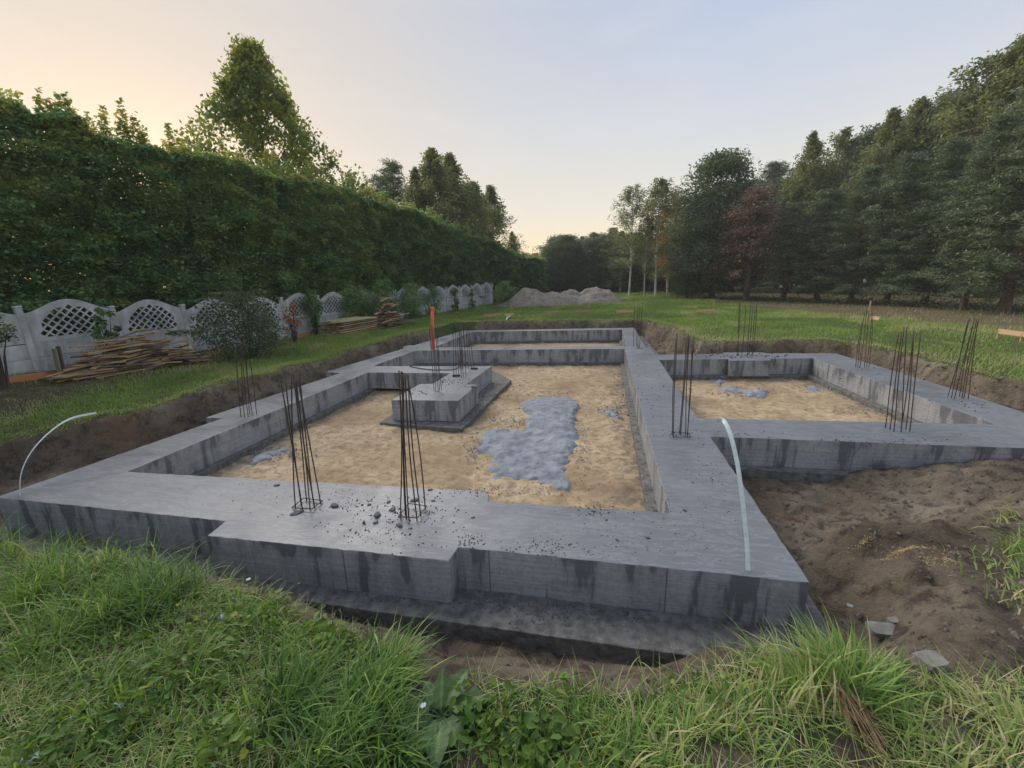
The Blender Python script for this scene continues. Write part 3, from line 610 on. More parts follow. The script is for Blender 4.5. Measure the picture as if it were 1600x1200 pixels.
# ------------------------------------------------------------------ soil pieces right
def ground_rock(u, v, size, rz, mat, label, seed, z0=-.4, name='concrete_block', tilt=(0, 0)):
    p = U(u, v, z0)
    for _ in range(4): p = U(u, v, gz(p.x, p.y)+size[2]*.3)
    o = link(name, rock_mesh(name, size, seed, mat, 3, .18), None, None, p); o.rotation_euler = (tilt[0], tilt[1], rz); tag(o, label, 'concrete block')
ground_rock(1388, 986, (.19, .085, .05), .05, M['chunkl'], 'flat oblong broken concrete block lying in the pit at the right', 4, tilt=(.15, .05))
ground_rock(1398, 970, (.07, .04, .03), .4, M['chunkl'], 'small flat concrete flake resting behind the oblong block', 8)
ground_rock(1454, 1038, (.105, .085, .10), .3, M['chunkl'], 'upright pale stone at the grassy rim of the pit at the right', 11, name='stone')
ground_rock(1372, 848, (.06, .05, .03), .2, M['chunkl'], 'small pale lump on the brown earth right of the middle beam', 14, z0=-.2, name='stone')
ground_rock(705, 988, (.075, .05, .045), .2, M['chunk'], 'round grey lump on the soil under the footing edge', 17, z0=-.55, name='concrete_lump')
ground_rock(667, 985, (.05, .04, .035), .9, M['chunk'], 'smaller grey lump beside the grass at the footing edge', 19, z0=-.55, name='concrete_lump')

def clods():
    V = []; F = []
    n = 9000; x = rng.uniform(-10, 8.5, n*3); y = rng.uniform(2.1, 21.6, n*3); z, so_, dr, d = terrain(x, y)
    k = (so_ > .6) & (z > -.62) & (rng.random(n*3) < np.where((x > 1.5) & (y < 6.8), 1, .45)) & (sdist(x, y, [(p.x, p.y) for p in outer]) < -.02)
    x, y, z = x[k], y[k], z[k]
    for i in range(len(x)):
        s = random.choice((.008, .011, .015, .02, .03))*random.uniform(.6, 1.2)*(1 if y[i] < 7 else 1.8)*(1.6 if x[i] > 2.5 and y[i] < 4.8 and random.random() < .4 else 1); o = len(V)
        for w_ in ((1, .2, 0), (.1, 1, .1), (-1, -.1, 0), (0, -1, -.1), (.1, 0, .8), (0, 0, -.6)): V.append((x[i]+w_[0]*s*random.uniform(.5, 1.3), y[i]+w_[1]*s*random.uniform(.5, 1.3), z[i]+w_[2]*s+s*.15))
        F += [(o, o+1, o+4), (o+1, o+2, o+4), (o+2, o+3, o+4), (o+3, o, o+4), (o+1, o, o+5), (o+2, o+1, o+5), (o+3, o+2, o+5), (o, o+3, o+5)]
    tag(link('earth_clods', py_mesh('earth_clods', V, F, M['clod'])), 'loose clods of earth over the dug banks and pit', 'earth clods', kind='stuff')
clods()
def ycrumbs():
    V = []; F = []
    for (u, v, su, sv, n) in ((1350, 838, 9, 1.5, 90), (1412, 864, 20, 4, 420), (1465, 892, 16, 6, 260), (1440, 870, 40, 12, 60)):
        for _ in range(n):
            p = U(u+random.gauss(0, su), v+random.gauss(0, sv), -.1)
            for __ in range(2): p = U(u, v, gz(p.x, p.y)) if False else p
            p.z = gz(p.x, p.y); s = random.uniform(.003, .008); o = len(V)
            for w_ in ((1, .2, 0), (.1, 1, .1), (-1, -.1, 0), (0, -1, -.1), (.1, 0, .8)): V.append((p.x+w_[0]*s, p.y+w_[1]*s, p.z+w_[2]*s+s*.1))
            F += [(o, o+1, o+4), (o+1, o+2, o+4), (o+2, o+3, o+4), (o+3, o, o+4)]
    tag(link('sand_crumbs', py_mesh('sand_crumbs', V, F, M['yellow'])), 'yellow sandy crumbs strewn on the brown earth at the right', 'sand crumbs', kind='stuff')
ycrumbs()

# ------------------------------------------------------------------ dirt mounds
def mound(u, v, half_w_px, top, label, seed, lobes):
    c = on_ground(u, v); right = Vector((CR.x, CR.y, 0)).normalized(); dist = (c-Vector((0, 0, H))).dot(CF)
    w = half_w_px/FPX*dist; hgt = (v-top)/FPX*dist; n = 90
    X, Y = np.meshgrid(np.linspace(-1.3, 1.3, n), np.linspace(-1.3, 1.3, 60)); Z = np.zeros_like(X)
    for lx, ly, lw, lh in lobes: Z = np.maximum(Z, lh*np.clip(1-np.hypot((X-lx)/lw, (Y-ly)/(lw*1.5))**1.7, 0, 1)**.95)
    Z = Z*(1+.25*fbm(X, Y, 3, 4, seed))+.06*fbm(X, Y, 7, 4, seed+4)*(Z > .02)-.04
    X = X*w; Y = Y*w*.62; ang = math.atan2(right.y, right.x); ca, sa = math.cos(ang), math.sin(ang)
    V = np.stack([X*ca-Y*sa, X*sa+Y*ca, Z*hgt*1.05], -1).reshape(-1, 3); idx = np.arange(X.size).reshape(X.shape); F = np.stack([idx[:-1, :-1], idx[:-1, 1:], idx[1:, 1:], idx[1:, :-1]], -1).reshape(-1, 4)
    F = F[(Z.ravel()[F] > -.039).any(1)]
    back = Vector((-right.y, right.x, 0))*w*.45
    o = link('dirt_mound', np_mesh('dirt_mound', V, F, M['mound'], None, True), None, None, c+back); tag(o, label, 'dirt mound', 'excavated earth heaped on the meadow')
mound(840, 479, 62, 453, 'left mound of excavated earth, next to the far end of the hedge', 201, [(-.18, 0, .75, 1.), (.45, .1, .6, .75), (-.75, 0, .4, .35)])
mound(921, 475, 58, 452, 'right mound of excavated earth, rounder and darker, in front of the birches', 221, [(.25, 0, .8, 1.), (-.45, .1, .6, .85)])

# ------------------------------------------------------------------ grass
def blades(P, n_seg, length, width, az, tilt, curve, tint, name, mat, label, cat='grass'):
    """curved tapering blades; all arrays (n,)"""
    n = len(P); V = np.zeros((n, (n_seg+1)*2, 3)); dirx, diry = np.cos(az), np.sin(az); sx, sy = -diry, dirx
    pos = P.copy(); ang = tilt.copy(); step = length/n_seg
    for i in range(n_seg+1):
        w = width*(1-(i/n_seg)**1.5)*.5+.0004
        V[:, 2*i, 0] = pos[:, 0]-sx*w; V[:, 2*i, 1] = pos[:, 1]-sy*w; V[:, 2*i, 2] = pos[:, 2]
        V[:, 2*i+1, 0] = pos[:, 0]+sx*w; V[:, 2*i+1, 1] = pos[:, 1]+sy*w; V[:, 2*i+1, 2] = pos[:, 2]
        pos = pos+np.stack([dirx*np.sin(ang)*step, diry*np.sin(ang)*step, np.cos(ang)*step], -1); ang = np.minimum(ang+curve/n_seg, 2.3)
    k = (n_seg+1)*2; base = (np.arange(n)*k)[:, None, None]; q = np.array([[2*i, 2*i+1, 2*i+3, 2*i+2] for i in range(n_seg)])[None]
    F = (base+q).reshape(-1, 4)
    me = np_mesh(name, V.reshape(-1, 3), F, mat, np.repeat(tint, k)); return tag(link(name, me), label, cat, kind='stuff')
def foreground_grass():
    Ps = []; Ls = []; Ws = []; Az = []; Ti = []; Cu = []; Tn = []
    dkp = U(690, 1118, -.1)
    def add(x, y, Lg, Wd, az, ti, cu, tn, zoff=0.):
        kk = (rng.random(len(x)) > bare_at(x, y)*.93) & (np.hypot((x-dkp.x)/.30, (y-dkp.y+.04)/.24) >  1)
        x, y, Lg, Wd, az, ti, cu, tn = [np.broadcast_to(q, kk.shape)[kk] for q in (x, y, Lg, Wd, az, ti, cu, tn)]
        z = terrain(x, y)[0]; Ps.append(np.stack([x, y, z-.01+zoff], -1)); Ls.append(Lg); Ws.append(Wd); Az.append(az); Ti.append(ti); Cu.append(cu); Tn.append(tn)
    # general cover
    n = 44000; x = rng.uniform(-8.5, 5.2, n); y = rng.uniform(.75, 4.6, n); z, so_, dr, d = terrain(x, y)
    bare = (fbm(x, y, 1.6, 3, 301) > .20-.38*ss(.1, 1.1, x)) | ((np.hypot((x+.05)/.5, (y-1.25)/.22) < 1)) | (np.hypot((x-1.35)/.5, (y-1.62)/.28) < 1)
    k = (d < -.02-.06*((x > -.8) & (x < 1.0))) & (~bare | (rng.random(n) < .25)) & ((y < 3.6) | (x > 2)); x, y, d = x[k], y[k], d[k]; n = len(x)
    g = fbm(x, y, 1.0, 3, 311); lenf = np.clip(.75+1.5*g+.45*ss(-1.5, -3.5, x)*ss(1.6, 2.6, y), .35, 2.0)
    lenf = lenf*(1-.25*ss(-.5, 1, x))
    add(x, y, rng.uniform(.12, .34, n)*lenf*np.where(x > -.7, .42, 1), rng.uniform(.005, .016, n), rng.uniform(0, 6.28, n)*.8+fbm(x, y, .8, 2, 320)*5, rng.uniform(.1, .9, n), rng.uniform(.3, 1.9, n),
        np.clip(rng.normal(.46, .19, n)+.30*fbm(x, y, .9, 3, 330)+.42*ss(-.2, 1.2, x), 0, 1))
    # dry matted thatch
    n = 60000; x = rng.uniform(-7, 5.2, n); y = rng.uniform(.75, 4.5, n); d = terrain(x, y)[3]; k = (d < .02) & ((y < 3.4) | (x > 2)); x, y = x[k], y[k]; n = len(x)
    add(x, y, rng.uniform(.08, .28, n), rng.uniform(.002, .005, n), rng.uniform(0, 6.28, n), rng.uniform(1.0, 1.5, n), rng.uniform(-.2, .4, n), np.clip(rng.normal(.72, .18, n), 0, 1), .02)
    # tufts: u, v pixel of the root, count, length, lean azimuth (deg, 0=+x), spread, tint
    tf = [(40, 850, 420, .42, 60, .13, .35), (110, 870, 420, .45, 20, .14, .5), (180, 880, 300, .40, 10, .12, .6), (60, 930, 380, .42, 30, .16, .45), (240, 960, 420, .45, 170, .14, .25), (190, 960, 300, .42, 40, .12, .35), (275, 930, 160, .34, 70, .06, .25), (450, 1110, 520, .36, 60, .12, .22), (560, 1120, 520, .34, 45, .14, .30), (600, 1060, 420, .32, 60, .12, .45), (620, 1170, 380, .34, 20, .12, .28), (520, 1180, 300, .32, 80, .12, .3), (80, 1010, 240, .36, 50, .15, .4), (160, 1100, 200, .30, 40, .18, .45),
          (1300, 1075, 420, .40, 165, .10, .50), (1335, 1080, 340, .34, 100, .09, .42), (1375, 1085, 220, .28, 50, .10, .40), (1245, 1090, 260, .36, 175, .10, .62), (1150, 1105, 260, .22, 120, .14, .60), (1200, 1150, 200, .22, 110, .14, .45), (1080, 1120, 160, .18, 100, .14, .6), (1430, 1150, 140, .2, 70, .12, .5), (1530, 1120, 200, .2, 150, .16, .7), (1580, 1150, 180, .22, 140, .14, .7), (1500, 1190, 140, .18, 120, .16, .7), (300, 1060, 220, .26, 30, .16, .5), (700, 1190, 160, .25, 60, .1, .3), (960, 1160, 260, .22, 110, .2, .55), (1040, 1180, 260, .2, 100, .2, .5), (1600, 868, 160, .18, 150, .12, .45), (1575, 890, 120, .14, 140, .14, .55), (1600, 935, 160, .15, 140, .16, .6)]
    for (u, v, n, lg, az, sp, tn) in tf:
        n = int(n*.55); p = on_ground(u, v, 0.); x = p.x+rng.normal(0, sp*.8, n); y = p.y+rng.normal(0, sp*.7, n)
        a = np.arctan2(y-p.y, x-p.x)*.35+R(az)*.65+rng.normal(0, .75, n)
        add(x, y, lg*rng.uniform(.5, 1.25, n), rng.uniform(.006, .017, n), a, rng.uniform(.05, 1.0, n), rng.uniform(.3, 2.2, n), np.clip(rng.normal(tn+(.12 if u > 1000 else 0), .20, n), 0, 1))
    cat = np.concatenate
    blades(cat(Ps), 5, cat(Ls), cat(Ws), cat(Az), cat(Ti), cat(Cu), cat(Tn), 'long_grass', M['grass'], 'long tangled grass on the near rim of the excavation')
foreground_grass()
def lawn_grass():
    n = 170000; x = rng.uniform(-15.5, -7.5, n); y = rng.uniform(3.5, 26, n)
    n2 = 230000; a = rng.random(n2); y2 = 20*(52/20)**(a); x2 = rng.uniform(-12, 30, n2)
    n3 = 60000; x3 = rng.uniform(2, 16, n3); y3 = rng.uniform(5, 22, n3)
    x = np.concatenate([x, x2, x3]); y = np.concatenate([y, y2, y3]); n = len(x); z, so_, dr, d = terrain(x, y)
    k = (d < -.03) & (rng.random(n) > dr*.95) & (y > 3.4); x, y, z, d, dr = x[k], y[k], z[k], d[k], dr[k]; n = len(x)
    dist = np.hypot(x, y); g = fbm(x, y, .5, 3, 401)
    Lg = rng.uniform(.05, .11, n)*np.clip(.9+1.2*g, .4, 1.8)*(1+dist/45); W = .006+dist*.00062
    tint = np.clip(rng.normal(.44, .15, n)+.40*g+.15*dr+.35*fbm(x, y, .15, 3, 407)+.3*(fbm(x, y, .9, 3, 411) > .3)+.25*np.exp(-((d+.35)/.3)**2), 0, 1)
    blades(np.stack([x, y, z-.01], -1), 2, Lg, W*rng.uniform(.7, 1.3, n), rng.uniform(0, 6.28, n), rng.uniform(0, .7, n), rng.uniform(.2, 1.2, n), tint, 'meadow_grass', M['lawn'], 'short green meadow grass around the excavation and to the trees')
    # ragged tussocks hanging over the rim of the pit
    n = 60000; x = rng.uniform(-10.5, 9, n); y = rng.uniform(4.5, 23, n); z, so_, dr, d = terrain(x, y); k = (d > -.30) & (d < .14+.2*rng.random(n)); x, y, z = x[k], y[k], z[k]; n = len(x)
    cx, cy = -2., 12.; az = np.arctan2(cy-y, cx-x)+rng.normal(0, .7, n)
    blades(np.stack([x, y, z-.01], -1), 3, rng.uniform(.07, .22, n), rng.uniform(.008, .018, n), az, rng.uniform(.5, 1.4, n), rng.uniform(.4, 1.4, n), np.clip(rng.normal(.72, .2, n), 0, 1), 'rim_grass', M['lawn'], 'ragged dry grass and roots hanging over the rim of the excavation')
lawn_grass()

# ------------------------------------------------------------------ leaves of low weeds
def leaf_cards(P, size, tint, aspect=.55, fold=.25, up=.6, name='leaves', mat=None, six=False):
    """pointed leaves, 2 folded halves each; P (n,3)"""
    n = len(P); nr = rng.normal(0, 1, (n, 3)); nr[:, 2] = np.abs(nr[:, 2])+3*up*up; nr /= np.linalg.norm(nr, axis=1)[:, None]+1e-9
    d = np.cross(nr, rng.normal(0, 1, (n, 3))); d /= np.linalg.norm(d, axis=1)[:, None]+1e-9; s = np.cross(nr, d)
    nn = nr; sz = size[:, None]; hw = sz*aspect*.5
    if six:
        cols = [P-d*sz*.5, P-d*sz*.22-s*hw*.95+nn*hw*fold, P+d*sz*.12-s*hw*.75+nn*hw*fold, P+d*sz*.5-nn*sz*.08, P+d*sz*.12+s*hw*.75+nn*hw*fold, P-d*sz*.22+s*hw*.95+nn*hw*fold]
        V = np.stack(cols, 1).reshape(-1, 3); i0 = np.arange(n)*6
        F = np.concatenate([np.stack([i0, i0+1, i0+2, i0+3], -1), np.stack([i0, i0+3, i0+4, i0+5], -1)])
        return np_mesh(name, V, F, mat, np.repeat(tint, 6))
    a = P-d*sz*.5; b = P+d*sz*.5; l = P-d*sz*.08+s*hw+nn*hw*fold; rr = P-d*sz*.08-s*hw+nn*hw*fold
    V = np.stack([a, rr, b, l], 1).reshape(-1, 3); i0 = np.arange(n)*4
    if fold > .1:
        F = np.concatenate([np.stack([i0, i0+1, i0+2], -1), np.stack([i0, i0+2, i0+3], -1)])
    else: F = np.stack([i0, i0+1, i0+2, i0+3], -1)
    return np_mesh(name, V, F, mat, np.repeat(tint, 4))
def weeds():
    Ps = []; Sz = []; Tn = []
    spots = [(330, 1000, 330, 60, 900, .045, .55), (430, 960, 120, 30, 700, .05, .6), (520, 990, 60, 25, 400, .05, .6), (290, 1080, 140, 70, 900, .045, .45), (560, 1000, 50, 25, 320, .05, .55), (190, 1080, 130, 60, 700, .04, .4), (820, 1150, 70, 30, 700, .05, .45), (860, 1190, 80, 20, 500, .05, .5), (760, 1110, 40, 20, 260, .045, .45), (880, 1085, 14, 8, 60, .05, .6), (100, 1170, 110, 30, 500, .045, .45), (1080, 1090, 60, 15, 160, .035, .5), (640, 1010, 20, 16, 120, .045, .6), (900, 1130, 60, 20, 260, .04, .5), (360, 1170, 60, 20, 300, .05, .6)]
    for (u, v, su, sv, n, s, t) in spots:
        for _ in range(int(n/9)):
            uu, vv = u+random.gauss(0, su*.6), v+random.gauss(0, sv*.6); c = U(uu, vv, .0)
            if terrain(np.array([c.x]), np.array([c.y]))[3][0] > 0.02: continue
            z = gz(c.x, c.y); hh = random.uniform(.02, .12)
            for _2 in range(5):
                Ps.append((c.x+random.gauss(0, .05), c.y+random.gauss(0, .05), z+hh+random.gauss(0, .03))); Sz.append(s*random.choice((.4, .5, .8, 1, 1.2, 1.5))*random.uniform(.8, 1.2)); Tn.append(t+random.gauss(0, .13)+(.3 if random.random() < .05 else 0))
    me = leaf_cards(np.array(Ps), np.array(Sz), np.clip(np.array(Tn), 0, 1), .62, .25, .55, 'weed_leaves', M['weed'], True)
    tag(link('weed_leaves', me), 'low leafy weeds growing through the long grass', 'weeds', kind='stuff')
weeds()
def big_leaf(L_, W_, az, el, droop, seed, mat, name='leaf'):
    n = 14; k = 6; V = []; F = []; ph = seed
    p = Vector((0, 0, 0)); a = el; d2 = Vector((math.cos(az), math.sin(az), 0)); s = Vector((-math.sin(az), math.cos(az), 0)); pts = []
    for i in range(n+1):
        t = i/n; pts.append((p.copy(), a)); p = p+(d2*math.cos(a)+Vector((0, 0, math.sin(a))))*L_/n; a -= droop/n
    for i, (p, a) in enumerate(pts):
        t = i/n; w = W_*.5*(max(0, math.sin(math.pi*min(1, max(0, (t-.18)/.82))**.75)) if t > .18 else 0)+.006*(1-t)
        up = Vector((-d2.x*math.sin(a), -d2.y*math.sin(a), math.cos(a)))
        for j in range(k+1):
            q = (j/k-.5)*2; ru = 1+.10*math.sin(i*2.1+ph+q); V.append(p+s*w*q*ru+up*(abs(q)*w*.35+.02*W_*5*math.sin(i*1.9+q*3+ph)*abs(q)))
    for i in range(n):
        for j in range(k): o = i*(k+1)+j; F.append((o, o+1, o+k+2, o+k+1))
    me = py_mesh(name, V, F, mat, True); at = me.attributes.new('tint', 'FLOAT', 'POINT'); at.data.foreach_set('value', [min(1, max(0, .3+.5*(1-abs((i % (k+1))/k-.5)*2)**6+.1*math.sin(i*.3+seed))) for i in range(len(V))]); return me
dk = empty('dock_plant', on_ground(690, 1118, 0)); tag(dk, 'broad leaved dock plant with large ribbed leaves at the rim of the pit', 'plant')
for (L_, W_, az, el, dr_) in ((.30, .085, 95, 1.35, .3), (.34, .13, 25, .55, 1.0), (.30, .13, 70, .7, .9), (.30, .12, 5, .35, .8), (.34, .13, -75, .45, .9), (.32, .13, -110, .4, .9), (.34, .12, 175, .4, .9), (.36, .14, -145, .35, .8), (.24, .10, 140, .7, .8), (.28, .11, -40, .4, 1.)):
    link('leaf', big_leaf(L_, W_, R(az), el, dr_, az, M['dock']), None, dk)
# small white flowers
for (u, v, lab) in ((386, 925, 'white flower head on a thin stem before the footing, right of two'), (284, 925, 'white flower head on a thin stem near the notch in the beam, left of two'), (659, 1130, 'single white bud above the dock leaves')):
    b = on_ground(u, v, 0); t = near_vertical(u+2, v-(20 if u < 600 else 28), b); e = empty('wild_flower', b); tag(e, lab, 'flower', 'white wild flowers')
    link('stem', tube_mesh('stem', [(0, 0, -.02), (t-b)*.5+Vector((.01, 0, 0)), t-b], .0022, M['straw'], 5), None, e)
    bm = bmesh.new()
    for i in range(18):
        a = i*2.4; r = .004*math.sqrt(i); bmesh.ops.create_icosphere(bm, subdivisions=1, radius=.0052, matrix=Matrix.Translation((t-b)+Vector((r*math.cos(a), r*math.sin(a), random.uniform(-.003, .003)))))
    me = bpy.data.meshes.new('flower_head'); bm.to_mesh(me); bm.free(); me.materials.append(M['white']); link('flower_head', me, None, e)
for (u, v, sx, sy, rz, lab) in ((186, 1113, .035, .012, .1, 'thin white scrap lying in the grass at lower left'), (348, 972, .018, .016, .5, 'crumpled bluish white scrap among the weeds'), (55, 1192, .05, .025, .4, 'long white rag in the bottom left corner of the grass'), (1328, 955, .006, .026, .5, 'narrow white scrap in the pit at the right')):
    p = on_ground(u, v, 0); bm = bmesh.new(); bmesh.ops.create_grid(bm, x_segments=10, y_segments=5, size=1)
    for q in bm.verts: q.co = Vector((q.co.x*sx, q.co.y*sy*(1+.3*math.sin(q.co.x*5)), .02+.012*math.sin(q.co.x*6+u)+.008*math.cos(q.co.y*5)+.01*noise.noise(q.co*3)))
    ext = bmesh.ops.extrude_face_region(bm, geom=bm.faces[:])
    for q in [g for g in ext['geom'] if isinstance(g, bmesh.types.BMVert)]: q.co.z += .003
    me = bpy.data.meshes.new('scrap'); bm.to_mesh(me); bm.free(); me.materials.append(M['white'])
    o = link('paper_scrap', me, None, None, p+Vector((0, 0, .03))); o.rotation_euler = (0, 0, rz); tag(o, lab, 'litter')
# bundle of dead brown stems under the tussock
def stems():
    V = []; F = []
    a = on_ground(1275, 1040, 0); b = on_ground(1390, 1205, 0)
    for i in range(46):
        o = Vector((random.gauss(0, .035), random.gauss(0, .03), random.uniform(.02, .10))); e = Vector((random.gauss(0, .06), random.gauss(0, .05), random.uniform(.01, .05)))
        p0 = a+o; p2 = b.lerp(a, random.uniform(0, .35))+e; p1 = (p0+p2)/2+Vector((random.gauss(0, .015), random.gauss(0, .015), .05))
        for p in (p0, p1, p2): p.z = max(p.z, gz(p.x, p.y)+.012)
        v, f = tube_data([p0, p1, p2], [.0035, .003, .002], 4); k = len(V); V += v; F += [tuple(j+k for j in q) for q in f]
    tag(link('dead_stems', py_mesh('dead_stems', V, F, M['straw'])), 'brown dead grass stems lying flat under the big tussock', 'dead stems', kind='stuff')
stems()

# ------------------------------------------------------------------ concrete fence
FA, FB = Vector((-14.79, 6.37, 0)), Vector((-9.31, 36.76, 0)); fdir = (FB-FA).normalized(); frz = math.atan2(fdir.y, fdir.x)
PW = 1.93
fence = empty('concrete_fence', FA, frz); tag(fence, 'grey precast concrete fence with arched lattice panels in front of the hedge', 'fence')
def panel_mesh():
    w = PW-.10; hs, ha = 1.52, 1.84; pts = [Vector((0, .78, 0)), Vector((w, .78, 0))]
    for i in range(25):
        t = i/24; x = w*(1-t); s = math.sin(math.pi*t); pts.append(Vector((x, hs+(ha-hs)*(s**1.6), 0)))
    holes = []; cx, cy, rx, ry = w/2, 1.20, .72, .36; st = .105; hd = .077
    for i in range(-16, 17):
        for j in range(-16, 17):
            if (i+j) % 2: continue
            x, y = cx+i*st, cy-.0+j*st
            def inside(px_, py_): return py_ > .84 and ((px_-cx)/rx)**2+((py_-.90)/(.80))**2 < 1
            q = [(x-hd, y), (x, y-hd), (x+hd, y), (x, y+hd)]
            ok = [inside(*c) for c in q]
            if all(ok): holes.append([Vector((c[0], c[1], 0)) for c in q])
            elif sum(ok) == 3: holes.append([Vector((c[0], c[1], 0)) for c, k in zip(q, ok) if k])
    me = fill_solid('lattice_panel', [pts]+holes, -.022, .022, 0, (M['fence'],), 0)
    me.transform(Matrix(((1, 0, 0, 0), (0, 0, 1, 0), (0, 1, 0, 0), (0, 0, 0, 1)))); me.flip_normals() if hasattr(me, 'flip_normals') else None
    return me
lat = panel_mesh(); slab = box_mesh('plain_slab', (PW-.10, .04, .385), M['fence'], .008); rib = box_mesh('post', (.13, .14, 1.72), M['fence'], .012)
capm = box_mesh('post_cap', (.15, .16, .05), M['fence'], .012)
nP = int((FB-FA).length/PW)
for i in range(-2, nP+1):
    xx = i*PW; wp = FA+fdir*xx; z0 = gz(wp.x, wp.y); z1 = z0
    o = link('post', rib, None, fence, (xx, 0, z0+.80)); o.rotation_euler = (random.uniform(-.02, .02), random.uniform(-.02, .02), 0)
    link('post_cap', capm, None, o, (0, 0, .882))
    if i < nP:
        for k in range(2): link('plain_slab', slab, None, fence, (xx+PW/2, 0, z0-.02+.195+k*.39))
        q_ = link('lattice_panel', lat, None, fence, (xx+.05, random.uniform(-.012, .012), z0-.02+random.uniform(-.02, .03))); q_.rotation_euler = (random.uniform(-.015, .015), random.uniform(-.006, .006), 0)

# ------------------------------------------------------------------ boards
def board_set(mats, sizes, tag_): return [box_mesh('board', s, m_, .003, .012, i, 4) for i, (m_, s) in enumerate([(m_, s) for m_ in mats for s in sizes])]
heapm = board_set([M['wood'], M['woodold'], M['wood'], M['wooddark']], [(1.25, .10, .028), (.95, .12, .028), (.65, .07, .045)], 0)
def heap(pa, pb, depth, height, n, label, group, spread=.3, meshes=heapm):
    d = pb-pa; L_ = d.length; d.normalize(); nn = Vector((-d.y, d.x, 0)); rz0 = math.atan2(d.y, d.x)
    for i in range(n):
        s = random.gauss(.5, .24); s = min(.95, max(.05, s)); q = random.uniform(-1, 1); env = max(.05, 1-(2*s-1)**2)*(1-.6*abs(q))
        lz = height*env*(i+.5)/n*random.uniform(.85, 1.1)
        p = pa+d*(L_*s)+nn*(depth*q*.5*(1-.4*lz/height)); p.z = gz(p.x, p.y)+.02+lz
        o = link('board', random.choice(meshes), None, None, p); o.rotation_euler = (random.gauss(0, .12), random.gauss(0, .10), rz0+random.gauss(0, spread)); tag(o, label, 'board', group)
h1a, h1b = on_ground(108, 590), on_ground(306, 563)
inb = Vector((-fdir.y, fdir.x, 0))
heap(h1a, h1b, 1.0, 1.25, 170, 'short sawn board in the untidy heap nearest the camera by the fence', 'boards of the near heap')
h2a, h2b = on_ground(580, 519), on_ground(632, 508)
heap(h2a, h2b, 1.1, 1.5, 120, 'short sawn board in the far loose heap behind the neat stack', 'boards of the far heap', .45)
def plank(pa, pb, w, t, mat, label, name='plank', up=Vector((0, 0, 1))):
    d = pb-pa; me = box_mesh(name, (d.length, w, t), mat, .004, .004, pa.x, 4); o = link(name, me, None, None, (pa+pb)/2)
    x = d.normalized(); y = up.cross(x).normalized(); z = x.cross(y); o.rotation_euler = Matrix((x, y, z)).transposed().to_euler(); tag(o, label, 'plank'); return o
def raised(p, z): return p+Vector((0, 0, z))
g = on_ground
plank(raised(g(112, 580), .12), raised(g(175, 566), .42), .28, .03, M['woodold'], 'wide grey weathered board leaning at the left end of the near heap')
plank(raised(g(135, 585), .06), raised(g(165, 574), .22), .20, .03, M['woodold'], 'shorter grey board under the wide grey one at the left of the near heap')
plank(raised(g(303, 566), .02), raised(g(290, 556), .42), .16, .025, M['woodpink'], 'fresh pinkish board leaning on the right end of the near heap')
plank(raised(g(310, 566), .02), raised(g(299, 556), .34), .12, .025, M['woodpink'], 'second fresh pinkish board, beside the leaning one at the near heap')
plank(raised(g(306, 566), .03), raised(g(324, 557), .06), .12, .025, M['wood'], 'pale board end lying on the grass right of the near heap')
plank(raised(g(150, 592), .03), raised(g(222, 581), .06), .10, .025, M['wood'], 'loose board lying on the ground in front of the near heap')
plank(raised(g(632, 504), .05), raised(g(674, 497), .06), .7, .03, M['woodold'], 'long pale board lying on the grass left of the orange pipe')
plank(raised(g(8, 599), .08), raised(g(106, 587), .08), .03, .17, M['spray'], 'low board with orange paint along the foot of the leftmost fence panel')
plank(raised(g(318, 556), .1), raised(g(362, 549), .1), .03, .20, M['spray'], 'low board with orange paint along the fence foot just right of the near heap')
plank(raised(g(462, 529), .08), raised(g(490, 523), .10), .03, .17, M['spray'], 'low orange painted board at the fence foot under the orange shrub')
for (u, v, t_, lab) in ((95, 591, 545, 'pale wooden stake before the fence, left of a pair'), (101, 588, 541, 'dark wooden stake before the fence, right of a pair')):
    b = g(u, v); t = near_vertical(u-11, t_, b); plank(b-Vector((0, 0, .1)), t, .09, .06, M['woodold'] if u < 98 else M['wooddark'], lab, 'stake', Vector((0, 1, .1)))
# neat stack
sa, sb = g(541, 527), g(583, 519); sd_ = (sb-sa).normalized(); sn = Vector((-sd_.y, sd_.x, 0)); srz = math.atan2(sd_.y, sd_.x); Ls = 2.3
stm = [box_mesh('board', (Ls, .17, .045), M[k], .004, .006, i, 4) for i, k in enumerate(('woodyel', 'wood', 'woodold', 'wood'))]
sa0 = g(541, 527)
for layer in range(8):
    for k in range(6):
        p = sa0+sd_*(Ls*.5-.15+random.gauss(0, .07))+sn*(.12+k*.2+random.gauss(0, .01)); p.z = gz(sa0.x, sa0.y)+.06+layer*.082
        mi = stm[0] if (layer in (2, 7) and random.random() < .7) else random.choice(stm[1:])
        o = link('board', mi, None, None, p); o.rotation_euler = (0, random.gauss(0, .008), srz+random.gauss(0, .02)); tag(o, 'long board in the neat low stack by the fence', 'board', 'boards of the neat stack')

